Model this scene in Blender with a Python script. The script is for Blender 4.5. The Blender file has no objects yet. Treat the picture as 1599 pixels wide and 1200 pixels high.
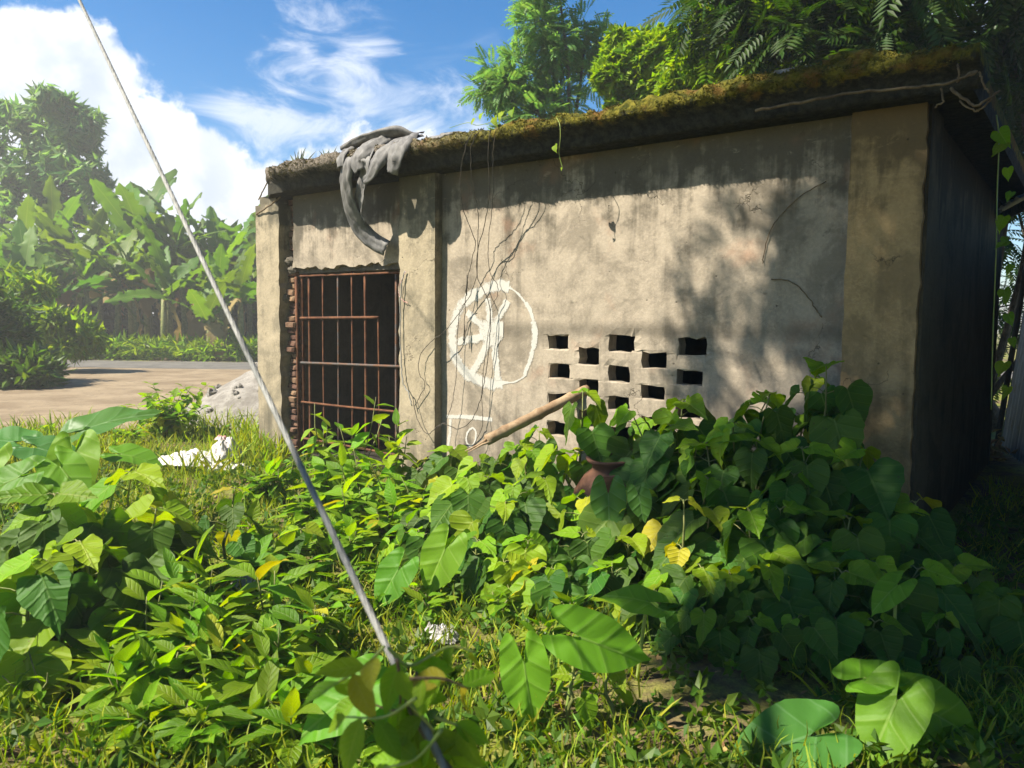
import bpy, math, random
import numpy as np
from mathutils import Vector, Matrix, noise as mnoise
random.seed(7); rng = np.random.default_rng(7)
scene = bpy.context.scene
COL = scene.collection
PI = math.pi

# ------------------------------------------------------------------ camera
F_PX, CX, CY, EYE = 1208.0, 799.5, 600.0, 1.6
PITCH, ROLL = math.radians(-4.5), math.radians(0.6)
_fw = np.array([0, math.cos(PITCH), math.sin(PITCH)]); _r0 = np.array([1., 0, 0]); _u0 = np.cross(_r0, _fw)
_rt = _r0 * math.cos(ROLL) + _u0 * math.sin(ROLL); _up = _u0 * math.cos(ROLL) - _r0 * math.sin(ROLL)
CAMP = np.array([0, 0, EYE])
cam = bpy.data.cameras.new('camera'); camo = bpy.data.objects.new('camera', cam); COL.objects.link(camo)
cam.sensor_width = 36; cam.lens = 36 * F_PX / 1599; cam.clip_start = 0.05; cam.clip_end = 2000
camo.matrix_world = Matrix(((_rt[0], _up[0], -_fw[0], 0), (_rt[1], _up[1], -_fw[1], 0), (_rt[2], _up[2], -_fw[2], EYE), (0, 0, 0, 1)))
cam.dof.use_dof = True; cam.dof.focus_distance = 5.5; cam.dof.aperture_fstop = 4.0
scene.camera = camo

# ------------------------------------------------------------------ light
SUN_AZ = np.array([-0.951, -0.309]); SUN_EL = math.radians(49)
SUN = np.array([SUN_AZ[0] * math.cos(SUN_EL), SUN_AZ[1] * math.cos(SUN_EL), math.sin(SUN_EL)])
sl = bpy.data.lights.new('sun', 'SUN'); sl.energy = 5.0; sl.angle = math.radians(0.53); sl.color = (1, 0.93, 0.80)
so = bpy.data.objects.new('sun', sl); COL.objects.link(so); so.location = (-20, -8, 30)
so.rotation_euler = Vector(SUN).to_track_quat('Z', 'Y').to_euler()
scene.view_settings.view_transform = 'Standard'; scene.view_settings.look = 'None'
scene.view_settings.exposure = 1.50; scene.view_settings.gamma = 1
scene.render.engine = 'CYCLES'
scene.cycles.max_bounces = 6; scene.cycles.diffuse_bounces = 3; scene.cycles.transmission_bounces = 4
scene.cycles.transparent_max_bounces = 8; scene.cycles.caustics_reflective = False; scene.cycles.caustics_refractive = False

def at(px, py, depth):
    """a point of the place seen at photo pixel (px, py), at this distance ahead"""
    d = _fw + _rt * (px - CX) / F_PX - _up * (py - CY) / F_PX
    return CAMP + d * depth / d[1]
def pdir(px, py):
    d = _fw + _rt * (px - CX) / F_PX - _up * (py - CY) / F_PX
    return d / np.linalg.norm(d)

# ------------------------------------------------------------------ node helpers
def nd(nt, typ, ins=None, **attrs):
    n = nt.nodes.new(typ)
    for k, v in attrs.items(): setattr(n, k, v)
    for k, v in (ins or {}).items():
        s = n.inputs[k]
        if isinstance(v, bpy.types.NodeSocket): nt.links.new(v, s)
        elif isinstance(v, bpy.types.Node): nt.links.new(v.outputs[0], s)
        else:
            if isinstance(v, (tuple, list)) and s.type == 'RGBA' and len(v) == 3: v = (*v, 1)
            s.default_value = v
    return n
def mth(nt, op, a, b=0.0, c=None, clamp=False):
    d = {0: a, 1: b}
    if c is not None: d[2] = c
    return nd(nt, 'ShaderNodeMath', d, operation=op, use_clamp=clamp).outputs[0]
def mixc(nt, f, a, b, bt='MIX'):
    n = nd(nt, 'ShaderNodeMix', data_type='RGBA', blend_type=bt, clamp_factor=True)
    for i, v in ((0, f), (6, a), (7, b)):
        s = n.inputs[i]
        if isinstance(v, bpy.types.NodeSocket): nt.links.new(v, s)
        else: s.default_value = (*v, 1) if isinstance(v, (tuple, list)) and len(v) == 3 else v
    return n.outputs[2]
def ramp(nt, f, a, b, lo=0.0, hi=1.0, smooth=True):
    return nd(nt, 'ShaderNodeMapRange', {0: f, 1: a, 2: b, 3: lo, 4: hi}, interpolation_type='SMOOTHSTEP' if smooth else 'LINEAR', clamp=True).outputs[0]
def noi(nt, vec, scale, detail=4, rough=0.55, dist=0.0, out=0):
    return nd(nt, 'ShaderNodeTexNoise', {'Vector': vec, 'Scale': scale, 'Detail': detail, 'Roughness': rough, 'Distortion': dist}).outputs[out]
def vscale(nt, vec, s):
    return nd(nt, 'ShaderNodeVectorMath', {0: vec, 1: s}, operation='MULTIPLY').outputs[0]
def newmat(name):
    m = bpy.data.materials.new(name); m.use_nodes = True; m.node_tree.nodes.clear()
    return m, m.node_tree
def finish(nt, bsdf, disp=None):
    o = nd(nt, 'ShaderNodeOutputMaterial', {0: bsdf})
def principled(nt, col, rough=0.8, normal=None, metal=0.0, spec=0.3):
    d = {'Base Color': col, 'Roughness': rough, 'Metallic': metal, 'Specular IOR Level': spec}
    if normal is not None: d['Normal'] = normal
    return nd(nt, 'ShaderNodeBsdfPrincipled', d).outputs[0]
def bump(nt, h, strength=0.5, dist=0.01):
    return nd(nt, 'ShaderNodeBump', {'Height': h, 'Strength': strength, 'Distance': dist}).outputs[0]

# ------------------------------------------------------------------ sky
w = bpy.data.worlds.new('World'); scene.world = w; w.use_nodes = True
nt = w.node_tree; nt.nodes.clear()
SKYROT = math.atan2(SUN_AZ[0], SUN_AZ[1])
sky = nd(nt, 'ShaderNodeTexSky', sky_type='NISHITA', sun_disc=False, sun_elevation=SUN_EL, sun_rotation=SKYROT,
         air_density=1.0, dust_density=0.25, ozone_density=3.0, altitude=0)
D = nd(nt, 'ShaderNodeTexCoord').outputs['Generated']
def blobs(lst):
    cur = None
    for px, py, r in lst:
        c = pdir(px, py)
        dd = nd(nt, 'ShaderNodeVectorMath', {0: D, 1: tuple(c)}, operation='DISTANCE').outputs['Value']
        v = mth(nt, 'MULTIPLY_ADD', dd, -F_PX / r, 1.0)
        cur = v if cur is None else mth(nt, 'SMOOTH_MAX', cur, v, 0.12)
    return cur
n1 = noi(nt, D, 7.0, 7, 0.56, 0.15)
n2 = noi(nt, D, 22.0, 6, 0.6, 0.3)
bank = blobs([(40, 150, 95), (130, 130, 85), (-90, 250, 150), (120, 250, 150), (225, 245, 95), (320, 310, 115), (60, 400, 240), (420, 330, 90), (-320, 330, 240), (560, 420, 220)])
bank = mth(nt, 'ADD', bank, mth(nt, 'MULTIPLY_ADD', n1, 1.25, -0.64))
bank = mth(nt, 'ADD', bank, mth(nt, 'MULTIPLY_ADD', n2, 0.75, -0.38))
a_bank = ramp(nt, bank, 0.02, 0.20)
nw = noi(nt, vscale(nt, D, (5.0, 5.0, 12.0)), 1.6, 7, 0.66, 1.1)
wisp = blobs([(545, 90, 120), (480, 80, 90), (560, 170, 130), (450, 190, 150), (640, 200, 150), (740, 210, 100), (1480, 40, 230), (1300, 60, 150), (380, 190, 110)])
wisp = mth(nt, 'ADD', wisp, mth(nt, 'MULTIPLY_ADD', nw, 2.6, -1.66))
a_wisp = ramp(nt, wisp, 0.0, 0.9, 0, 0.82)
ng = noi(nt, vscale(nt, D, (1, 1, 2.2)), 2.3, 6, 0.6, 0.4)   # scattered fair-weather cloud over the rest of the sky
gen = ramp(nt, ng, 0.64, 0.82, 0, 0.7)
alpha = mth(nt, 'MAXIMUM', mth(nt, 'MAXIMUM', a_bank, a_wisp), gen)
ns = noi(nt, nd(nt, 'ShaderNodeVectorMath', {0: D, 1: tuple(SUN * 0.035)}, operation='ADD').outputs[0], 7.0, 6, 0.56, 0.15)
sh = ramp(nt, mth(nt, 'SUBTRACT', n1, ns), -0.10, 0.09)
dep = ramp(nt, bank, 0.15, 1.0)
sh = mth(nt, 'MULTIPLY_ADD', sh, 0.65, mth(nt, 'MULTIPLY_ADD', dep, -0.30, 0.42), clamp=True)
ccol = mixc(nt, sh, (0.24, 0.28, 0.34), (0.43, 0.44, 0.45))
ccol = mixc(nt, a_bank, (0.35, 0.38, 0.44), ccol)
hs = nd(nt, 'ShaderNodeHueSaturation', {'Saturation': 1.42, 'Value': 1.0, 'Color': sky}).outputs[0]
b1 = nd(nt, 'ShaderNodeBackground', {0: hs, 1: 0.060}); b2 = nd(nt, 'ShaderNodeBackground', {0: ccol, 1: 1.0})
mx = nd(nt, 'ShaderNodeMixShader', {0: alpha, 1: b1, 2: b2})
nd(nt, 'ShaderNodeOutputWorld', {0: mx})
w.cycles.sampling_method = 'MANUAL'; w.cycles.sample_map_resolution = 256

# ------------------------------------------------------------------ mesh helpers
def mk_mesh(name, V, Fc, mat=None, uv=None, rnd=None, smooth=True):
    V = np.asarray(V, dtype=np.float32).reshape(-1, 3)
    me = bpy.data.meshes.new(name)
    if isinstance(Fc, np.ndarray):
        nf, k = Fc.shape; loops = Fc.ravel().astype(np.int32); starts = (np.arange(nf) * k).astype(np.int32)
    else:
        lens = np.array([len(f) for f in Fc]); nf = len(Fc)
        loops = np.fromiter((i for f in Fc for i in f), dtype=np.int32); starts = np.concatenate([[0], np.cumsum(lens)[:-1]]).astype(np.int32)
    me.vertices.add(len(V)); me.vertices.foreach_set('co', V.ravel())
    me.loops.add(len(loops)); me.loops.foreach_set('vertex_index', loops)
    me.polygons.add(nf); me.polygons.foreach_set('loop_start', starts)
    if uv is not None:
        ul = me.uv_layers.new(name='UVMap'); ul.data.foreach_set('uv', np.asarray(uv, dtype=np.float32)[loops].ravel())
    if rnd is not None:
        at_ = me.attributes.new('rnd', 'FLOAT', 'POINT'); at_.data.foreach_set('value', np.asarray(rnd, dtype=np.float32))
    me.update(calc_edges=True)
    me.polygons.foreach_set('use_smooth', np.full(nf, bool(smooth)))
    if mat: me.materials.append(mat)
    return me
def tag(o, label=None, cat=None, group=None, kind=None):
    if label: o['label'] = label
    if cat: o['category'] = cat
    if group: o['group'] = group
    if kind: o['kind'] = kind
    return o
def link(name, me, parent=None, loc=None, mtx=None):
    o = bpy.data.objects.new(name, me); COL.objects.link(o)
    if parent is not None: o.parent = parent
    if mtx is not None: o.matrix_basis = mtx
    elif loc is not None: o.location = loc
    return o
def empty(name, loc, rz=0.0):
    o = bpy.data.objects.new(name, None); COL.objects.link(o); o.location = loc; o.rotation_euler = (0, 0, rz); o.empty_display_size = 0.1
    return o
def nrm(v):
    v = np.asarray(v, float); return v / (np.linalg.norm(v) + 1e-9)
class MB:
    """collects shapes for one mesh"""
    def __init__(s): s.V = []; s.F = []; s.n = 0
    def add(s, V, Fc):
        V = np.asarray(V, float).reshape(-1, 3)
        s.V.append(V); s.F += [tuple(int(i) + s.n for i in f) for f in Fc]; s.n += len(V)
    def box(s, x0, x1, y0, y1, z0, z1, j=0.0):
        V = np.array([(x, y, z) for z in (z0, z1) for y in (y0, y1) for x in (x0, x1)], float)
        if j: V += rng.uniform(-j, j, V.shape)
        s.add(V, [(0, 2, 3, 1), (4, 5, 7, 6), (0, 1, 5, 4), (2, 6, 7, 3), (0, 4, 6, 2), (1, 3, 7, 5)])
    def tube(s, pts, rad, sides=6, cap=True):
        pts = [np.asarray(p, float) for p in pts]; n = len(pts)
        if np.isscalar(rad): rad = [rad] * n
        V = []; ref = np.array([0.31, 0.2, 0.93])
        for i, p in enumerate(pts):
            t = nrm(pts[min(i + 1, n - 1)] - pts[max(i - 1, 0)])
            a = np.cross(t, ref)
            if np.linalg.norm(a) < 0.05: a = np.cross(t, (1, 0, 0))
            a = nrm(a); b = np.cross(t, a)
            for k in range(sides):
                q = 2 * PI * k / sides; V.append(p + (a * math.cos(q) + b * math.sin(q)) * rad[i])
        Fc = [(i * sides + k, i * sides + (k + 1) % sides, (i + 1) * sides + (k + 1) % sides, (i + 1) * sides + k) for i in range(n - 1) for k in range(sides)]
        if cap: Fc += [tuple(range(sides))[::-1], tuple((n - 1) * sides + k for k in range(sides))]
        s.add(V, Fc)
    def mesh(s, name, mat, smooth=True): return mk_mesh(name, np.concatenate(s.V), s.F, mat, smooth=smooth)
    def build(s, name, mat, parent=None, smooth=True, loc=None): return link(name, s.mesh(name, mat, smooth), parent, loc)
def spline(pts, k=6):
    P = [np.asarray(p, float) for p in pts]; P = [2 * P[0] - P[1]] + P + [2 * P[-1] - P[-2]]; out = []
    for i in range(1, len(P) - 2):
        for j in range(k):
            t = j / k
            out.append(0.5 * ((2 * P[i]) + (-P[i - 1] + P[i + 1]) * t + (2 * P[i - 1] - 5 * P[i] + 4 * P[i + 1] - P[i + 2]) * t * t + (-P[i - 1] + 3 * P[i] - 3 * P[i + 1] + P[i + 2]) * t ** 3))
    out.append(P[-2]); return out
def fbm(x, y, z, o=4): return mnoise.fractal(Vector((x, y, z)), 1.0, 2.0, o)

# ------------------------------------------------------------------ materials
def mat_plaster(name, base, dark, pink=True, sc=1.0, damp=0.0):  # damp is only an even offset on the mould darkening
    m, nt = newmat(name); P = nd(nt, 'ShaderNodeTexCoord').outputs['Object']
    sx = nd(nt, 'ShaderNodeSeparateXYZ', {0: P})
    big = noi(nt, P, 0.9 * sc, 6, 0.6, 0.3); mid = noi(nt, P, 4.5 * sc, 8, 0.62, 0.2); fine = noi(nt, P, 40 * sc, 6, 0.65)
    strk = noi(nt, vscale(nt, P, (7, 7, 0.55)), 1.0, 6, 0.6, 0.2)      # rain runs
    c = mixc(nt, ramp(nt, mid, 0.34, 0.68), base, tuple(b * 0.78 for b in base))
    c = mixc(nt, ramp(nt, fine, 0.40, 0.68, 0, 0.55), c, tuple(b * 1.25 for b in base))
    grit = noi(nt, P, 95 * sc, 4, 0.7)
    c = mixc(nt, ramp(nt, grit, 0.58, 0.72, 0, 0.25), c, tuple(b * 0.5 for b in base))
    # grey-black mould, with extra darkening towards the roof and the foot
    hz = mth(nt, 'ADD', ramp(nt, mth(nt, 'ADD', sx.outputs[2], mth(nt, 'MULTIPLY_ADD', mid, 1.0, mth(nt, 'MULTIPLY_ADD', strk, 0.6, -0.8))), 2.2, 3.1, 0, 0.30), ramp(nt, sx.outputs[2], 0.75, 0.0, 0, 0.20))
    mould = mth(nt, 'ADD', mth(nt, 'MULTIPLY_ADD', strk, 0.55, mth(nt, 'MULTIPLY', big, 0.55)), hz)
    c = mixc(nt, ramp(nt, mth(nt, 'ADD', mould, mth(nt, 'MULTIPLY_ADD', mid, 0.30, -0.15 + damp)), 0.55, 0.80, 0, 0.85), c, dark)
    blot = noi(nt, nd(nt, 'ShaderNodeVectorMath', {0: P, 1: (7.7, 0, 4.1)}, operation='ADD').outputs[0], 1.5 * sc, 8, 0.68, 0.5)
    c = mixc(nt, ramp(nt, blot, 0.50, 0.62, 0, 0.6), c, tuple((d + b * .35) * .75 for d, b in zip(dark, base)))
    scuff = noi(nt, vscale(nt, P, (1.0, 1.0, 3.0)), 6.0 * sc, 8, 0.72, 0.6)
    c = mixc(nt, ramp(nt, scuff, 0.60, 0.72, 0, 0.45), c, tuple(b * 1.45 for b in base))
    spot = noi(nt, P, 11 * sc, 7, 0.7, 0.5)
    c = mixc(nt, ramp(nt, spot, 0.60, 0.74, 0, 0.55), c, tuple(d * 0.7 for d in dark))
    if pink:
        pk = noi(nt, nd(nt, 'ShaderNodeVectorMath', {0: P, 1: (3.1, 0, 1.7)}, operation='ADD').outputs[0], 1.7, 5, 0.55, 0.2)
        c = mixc(nt, ramp(nt, pk, 0.56, 0.72, 0, 0.5), c, (0.29, 0.15, 0.09))
        ban = mth(nt, 'MULTIPLY', ramp(nt, mth(nt, 'ABSOLUTE', mth(nt, 'ADD', sx.outputs[2], mth(nt, 'MULTIPLY_ADD', mid, 0.10, -1.60))), 0.10, 0.0), ramp(nt, big, 0.3, 0.55))
        c = mixc(nt, mth(nt, 'MULTIPLY', ban, 0.55), c, dark)      # old damp line
    # hairline cracks and pits
    cv = nd(nt, 'ShaderNodeTexVoronoi', {'Vector': nd(nt, 'ShaderNodeVectorMath', {0: P, 1: vscale(nt, noi(nt, P, 5, 4, 0.6, 0, 1), (0.35, 0.35, 0.35))}, operation='ADD').outputs[0], 'Scale': 1.7 * sc}, feature='DISTANCE_TO_EDGE').outputs[0]
    crack = mth(nt, 'MULTIPLY', ramp(nt, cv, 0.008, 0.0), ramp(nt, noi(nt, P, 1.3, 3), 0.55, 0.62))
    pv = nd(nt, 'ShaderNodeTexVoronoi', {'Vector': P, 'Scale': 13.0 * sc, 'Randomness': 1.0}, feature='F1').outputs[0]
    pit = mth(nt, 'MULTIPLY', ramp(nt, pv, 0.14, 0.07), ramp(nt, noi(nt, P, 3.1, 3), 0.55, 0.66))
    hole = mth(nt, 'MAXIMUM', crack, pit)
    c = mixc(nt, mth(nt, 'MULTIPLY', hole, 0.75), c, (0.06, 0.05, 0.035))
    h = mth(nt, 'ADD', mth(nt, 'MULTIPLY', fine, 0.35), mth(nt, 'MULTIPLY', mid, 0.9)); h = mth(nt, 'MULTIPLY_ADD', hole, -0.8, h)
    finish(nt, principled(nt, c, 0.92, bump(nt, h, 0.6, 0.012), spec=0.12)); return m
M = {}
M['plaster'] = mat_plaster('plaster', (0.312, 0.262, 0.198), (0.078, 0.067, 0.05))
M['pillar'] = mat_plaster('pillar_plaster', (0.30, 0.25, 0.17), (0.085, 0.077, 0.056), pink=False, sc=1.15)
M['bounce_ochre'] = mat_plaster('bounce_tinted_plaster', (0.34, 0.235, 0.115), (0.10, 0.072, 0.038), pink=False, sc=1.1, damp=0.04)  # warm bounce light put into the right pillar's base colour
M['shade_dark'] = mat_plaster('shade_blackened_plaster', (0.075, 0.065, 0.042), (0.022, 0.02, 0.014), pink=False)  # shade of the passage put into a near-black base colour
M['interior'] = mat_plaster('dark_inner_plaster', (0.05, 0.045, 0.03), (0.02, 0.018, 0.014), pink=False)  # very dark base colour for the inner walls and floor

def mat_slab():
    m, nt = newmat('mossy_concrete'); P = nd(nt, 'ShaderNodeTexCoord').outputs['Object']; z = nd(nt, 'ShaderNodeSeparateXYZ', {0: P}).outputs[2]
    a = noi(nt, P, 3.2, 7, 0.62, 0.3); b = noi(nt, P, 17, 7, 0.7, 0.2); cc = noi(nt, P, 60, 4, 0.6)
    c = mixc(nt, ramp(nt, b, 0.3, 0.7), (0.020, 0.0195, 0.016), (0.06, 0.055, 0.042))
    moss = mixc(nt, ramp(nt, b, 0.36, 0.64), (0.042, 0.046, 0.009), (0.16, 0.14, 0.022))
    moss = mixc(nt, ramp(nt, a, 0.46, 0.66), moss, (0.14, 0.07, 0.022))
    dry = mixc(nt, ramp(nt, cc, 0.35, 0.65), (0.075, 0.063, 0.048), (0.19, 0.16, 0.125))
    xx = nd(nt, 'ShaderNodeSeparateXYZ', {0: P}).outputs[0]
    moss = mixc(nt, ramp(nt, mth(nt, 'ADD', xx, mth(nt, 'MULTIPLY_ADD', a, 1.6, -0.8)), 4.0, 2.2), moss, dry)
    f = ramp(nt, mth(nt, 'ADD', z, mth(nt, 'MULTIPLY_ADD', b, 0.16, mth(nt, 'MULTIPLY_ADD', a, 0.14, -0.15))), 3.115, 3.16)
    c = mixc(nt, f, c, moss)
    h = mth(nt, 'ADD', b, mth(nt, 'MULTIPLY', cc, 0.5))
    finish(nt, principled(nt, c, 0.97, bump(nt, h, 0.9, 0.03), spec=0.08)); return m
M['slab'] = mat_slab()

def mat_noise(name, c1, c2, scale=6, rough=0.85, bstr=0.4, bdist=0.01, c3=None, metal=0.0, stretch=(1, 1, 1), spec=0.25, lo=0.35, hi=0.65, rndvar=0.0):
    m, nt = newmat(name); P = vscale(nt, nd(nt, 'ShaderNodeTexCoord').outputs['Object'], stretch)
    a = noi(nt, P, scale, 8, 0.62, 0.3); b = noi(nt, P, scale * 6, 5, 0.6)
    c = mixc(nt, ramp(nt, a, lo, hi), c1, c2)
    if c3: c = mixc(nt, ramp(nt, b, 0.52, 0.68, 0, 0.8), c, c3)
    if rndvar:
        r = nd(nt, 'ShaderNodeObjectInfo').outputs['Random']
        c = nd(nt, 'ShaderNodeHueSaturation', {'Color': c, 'Value': mth(nt, 'MULTIPLY_ADD', r, rndvar, 1 - rndvar / 2), 'Hue': mth(nt, 'MULTIPLY_ADD', r, 0.03, 0.485)}).outputs[0]
    finish(nt, principled(nt, c, rough, bump(nt, mth(nt, 'ADD', a, mth(nt, 'MULTIPLY', b, 0.4)), bstr, bdist), metal, spec)); return m
M['rust'] = mat_noise('rusty_iron', (0.072, 0.02592, 0.01152), (0.1512, 0.0612, 0.0252), 9, 0.9, 0.6, 0.003, c3=(0.0432, 0.0396, 0.0396))
M['rust_grey'] = mat_noise('flaking_painted_iron', (0.072, 0.0684, 0.0648), (0.1224, 0.054, 0.0252), 12, 0.85, 0.6, 0.003, c3=(0.1152, 0.1152, 0.1152))
M['brick'] = mat_noise('old_brick', (0.0936, 0.04464, 0.02592), (0.1728, 0.1008, 0.0612), 14, 0.95, 0.8, 0.01, c3=(0.1152, 0.0936, 0.072), rndvar=0.7)
M['mortar'] = mat_noise('old_mortar', (0.072, 0.0612, 0.0468), (0.1296, 0.1116, 0.0828), 12, 0.95, 0.8, 0.012)
M['rubber'] = mat_noise('weathered_grey_sheet', (0.085, 0.081, 0.077), (0.155, 0.147, 0.137), 6, 0.7, 0.5, 0.006, stretch=(3, 3, 1.0), spec=0.4)
M['wire'] = mat_noise('dusty_black_cable', (0.03, 0.026, 0.021), (0.085, 0.07, 0.05), 20, 0.7, 0.1)
M['rope'] = mat_noise('galvanised_stay_wire', (0.15, 0.15, 0.135), (0.25, 0.245, 0.225), 30, 0.55, 0.3, 0.002, stretch=(1, 1, 0.3))
M['wood'] = mat_noise('dry_bamboo', (0.1872, 0.1188, 0.0648), (0.3024, 0.216, 0.1296), 9, 0.7, 0.4, 0.004, stretch=(1, 1, 1))
M['bark'] = mat_noise('bark', (0.06, 0.048, 0.035), (0.16, 0.13, 0.095), 7, 0.95, 0.9, 0.03, stretch=(3, 3, 0.6))
M['stem'] = mat_noise('green_stem', (0.10, 0.12, 0.03), (0.20, 0.20, 0.07), 12, 0.6, 0.1)
M['twig'] = mat_noise('dry_twig', (0.0864, 0.0576, 0.0324), (0.18, 0.1296, 0.072), 14, 0.9, 0.4, 0.004)
M['petiole'] = mat_noise('pale_petiole', (0.16, 0.24, 0.05), (0.27, 0.30, 0.08), 12, 0.45, 0.1)
M['pot'] = mat_noise('fired_clay', (0.075, 0.034, 0.02), (0.13, 0.06, 0.034), 5, 0.75, 0.3, 0.006, c3=(0.0864, 0.036, 0.0216))
M['sack'] = mat_noise('white_woven_sack', (0.3844, 0.3596, 0.3348), (0.496, 0.4774, 0.4526), 5, 0.7, 0.4, 0.01)
M['pinksack'] = mat_noise('pink_printed_cloth', (0.432, 0.1584, 0.144), (0.54, 0.396, 0.36), 9, 0.7, 0.4, 0.01)
M['plastic'] = mat_noise('clear_crumpled_plastic', (0.2448, 0.2232, 0.2016), (0.4464, 0.432, 0.4104), 14, 0.25, 0.9, 0.02, spec=0.6)
M['rubble'] = mat_noise('sandy_rubble', (0.155, 0.1395, 0.1178), (0.248, 0.2294, 0.1984), 5, 0.95, 0.8, 0.03, c3=(0.1178, 0.1054, 0.0868))
M['asphalt'] = mat_noise('worn_asphalt', (0.0806, 0.0744, 0.0651), (0.124, 0.1147, 0.0992), 1.2, 0.9, 0.4, 0.01, c3=(0.1488, 0.1364, 0.1178))
M['dirt'] = mat_noise('dry_track_dirt', (0.155, 0.1116, 0.0651), (0.2356, 0.1798, 0.1116), 0.9, 0.95, 0.7, 0.03, c3=(0.124, 0.093, 0.0558))
M['tin'] = mat_noise('galvanised_sheet', (0.1584, 0.1728, 0.1944), (0.2592, 0.2736, 0.2952), 2.5, 0.45, 0.2, 0.005, metal=0.5, stretch=(1, 1, 0.3), c3=(0.1296, 0.108, 0.0864))
M['litter'] = mat_noise('dead_leaf', (0.16, 0.085, 0.03), (0.38, 0.25, 0.11), 6, 0.8, 0.3, 0.004)
def mat_chalk():
    m, nt = newmat('white_wash_paint'); P = nd(nt, 'ShaderNodeTexCoord').outputs['Object']
    a = noi(nt, P, 26, 8, 0.75, 0.3); b = noi(nt, P, 5, 4, 0.6)
    u = mth(nt, 'ABSOLUTE', mth(nt, 'MULTIPLY_ADD', nd(nt, 'ShaderNodeSeparateXYZ', {0: nd(nt, 'ShaderNodeUVMap').outputs[0]}).outputs[0], 2.0, -1.0))
    fn = noi(nt, P, 70, 5, 0.7); brush = noi(nt, P, 38, 4, 0.7)
    al = ramp(nt, mth(nt, 'SUBTRACT', mth(nt, 'ADD', mth(nt, 'MULTIPLY', a, 0.7), mth(nt, 'MULTIPLY_ADD', fn, 0.5, mth(nt, 'MULTIPLY', b, 0.5))), mth(nt, 'MULTIPLY', mth(nt, 'POWER', u, 2.0), 0.40)), 0.49, 0.76, 0, 0.82)
    p = principled(nt, mixc(nt, a, (0.42, 0.40, 0.35), (0.56, 0.54, 0.49)), 0.95, spec=0.1)
    t = nd(nt, 'ShaderNodeBsdfTransparent').outputs[0]
    finish(nt, nd(nt, 'ShaderNodeMixShader', {0: al, 1: t, 2: p}).outputs[0]); return m
M['chalk'] = mat_chalk()

def mat_ground():
    m, nt = newmat('weedy_soil'); P = nd(nt, 'ShaderNodeTexCoord').outputs['Object']
    a = noi(nt, P, 0.7, 7, 0.6, 0.3); b = noi(nt, P, 9, 8, 0.65, 0.2); c_ = noi(nt, P, 60, 5, 0.6)
    c = mixc(nt, ramp(nt, b, 0.35, 0.65), (0.075, 0.055, 0.030), (0.16, 0.12, 0.065))
    g = mixc(nt, ramp(nt, c_, 0.35, 0.65), (0.10, 0.115, 0.02), (0.20, 0.20, 0.04))
    c = mixc(nt, ramp(nt, mth(nt, 'ADD', a, mth(nt, 'MULTIPLY_ADD', b, 0.4, -0.2)), 0.40, 0.56), c, g)
    finish(nt, principled(nt, c, 0.95, bump(nt, mth(nt, 'ADD', b, mth(nt, 'MULTIPLY', c_, 0.4)), 0.8, 0.03), spec=0.1)); return m
M['ground'] = mat_ground()

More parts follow.
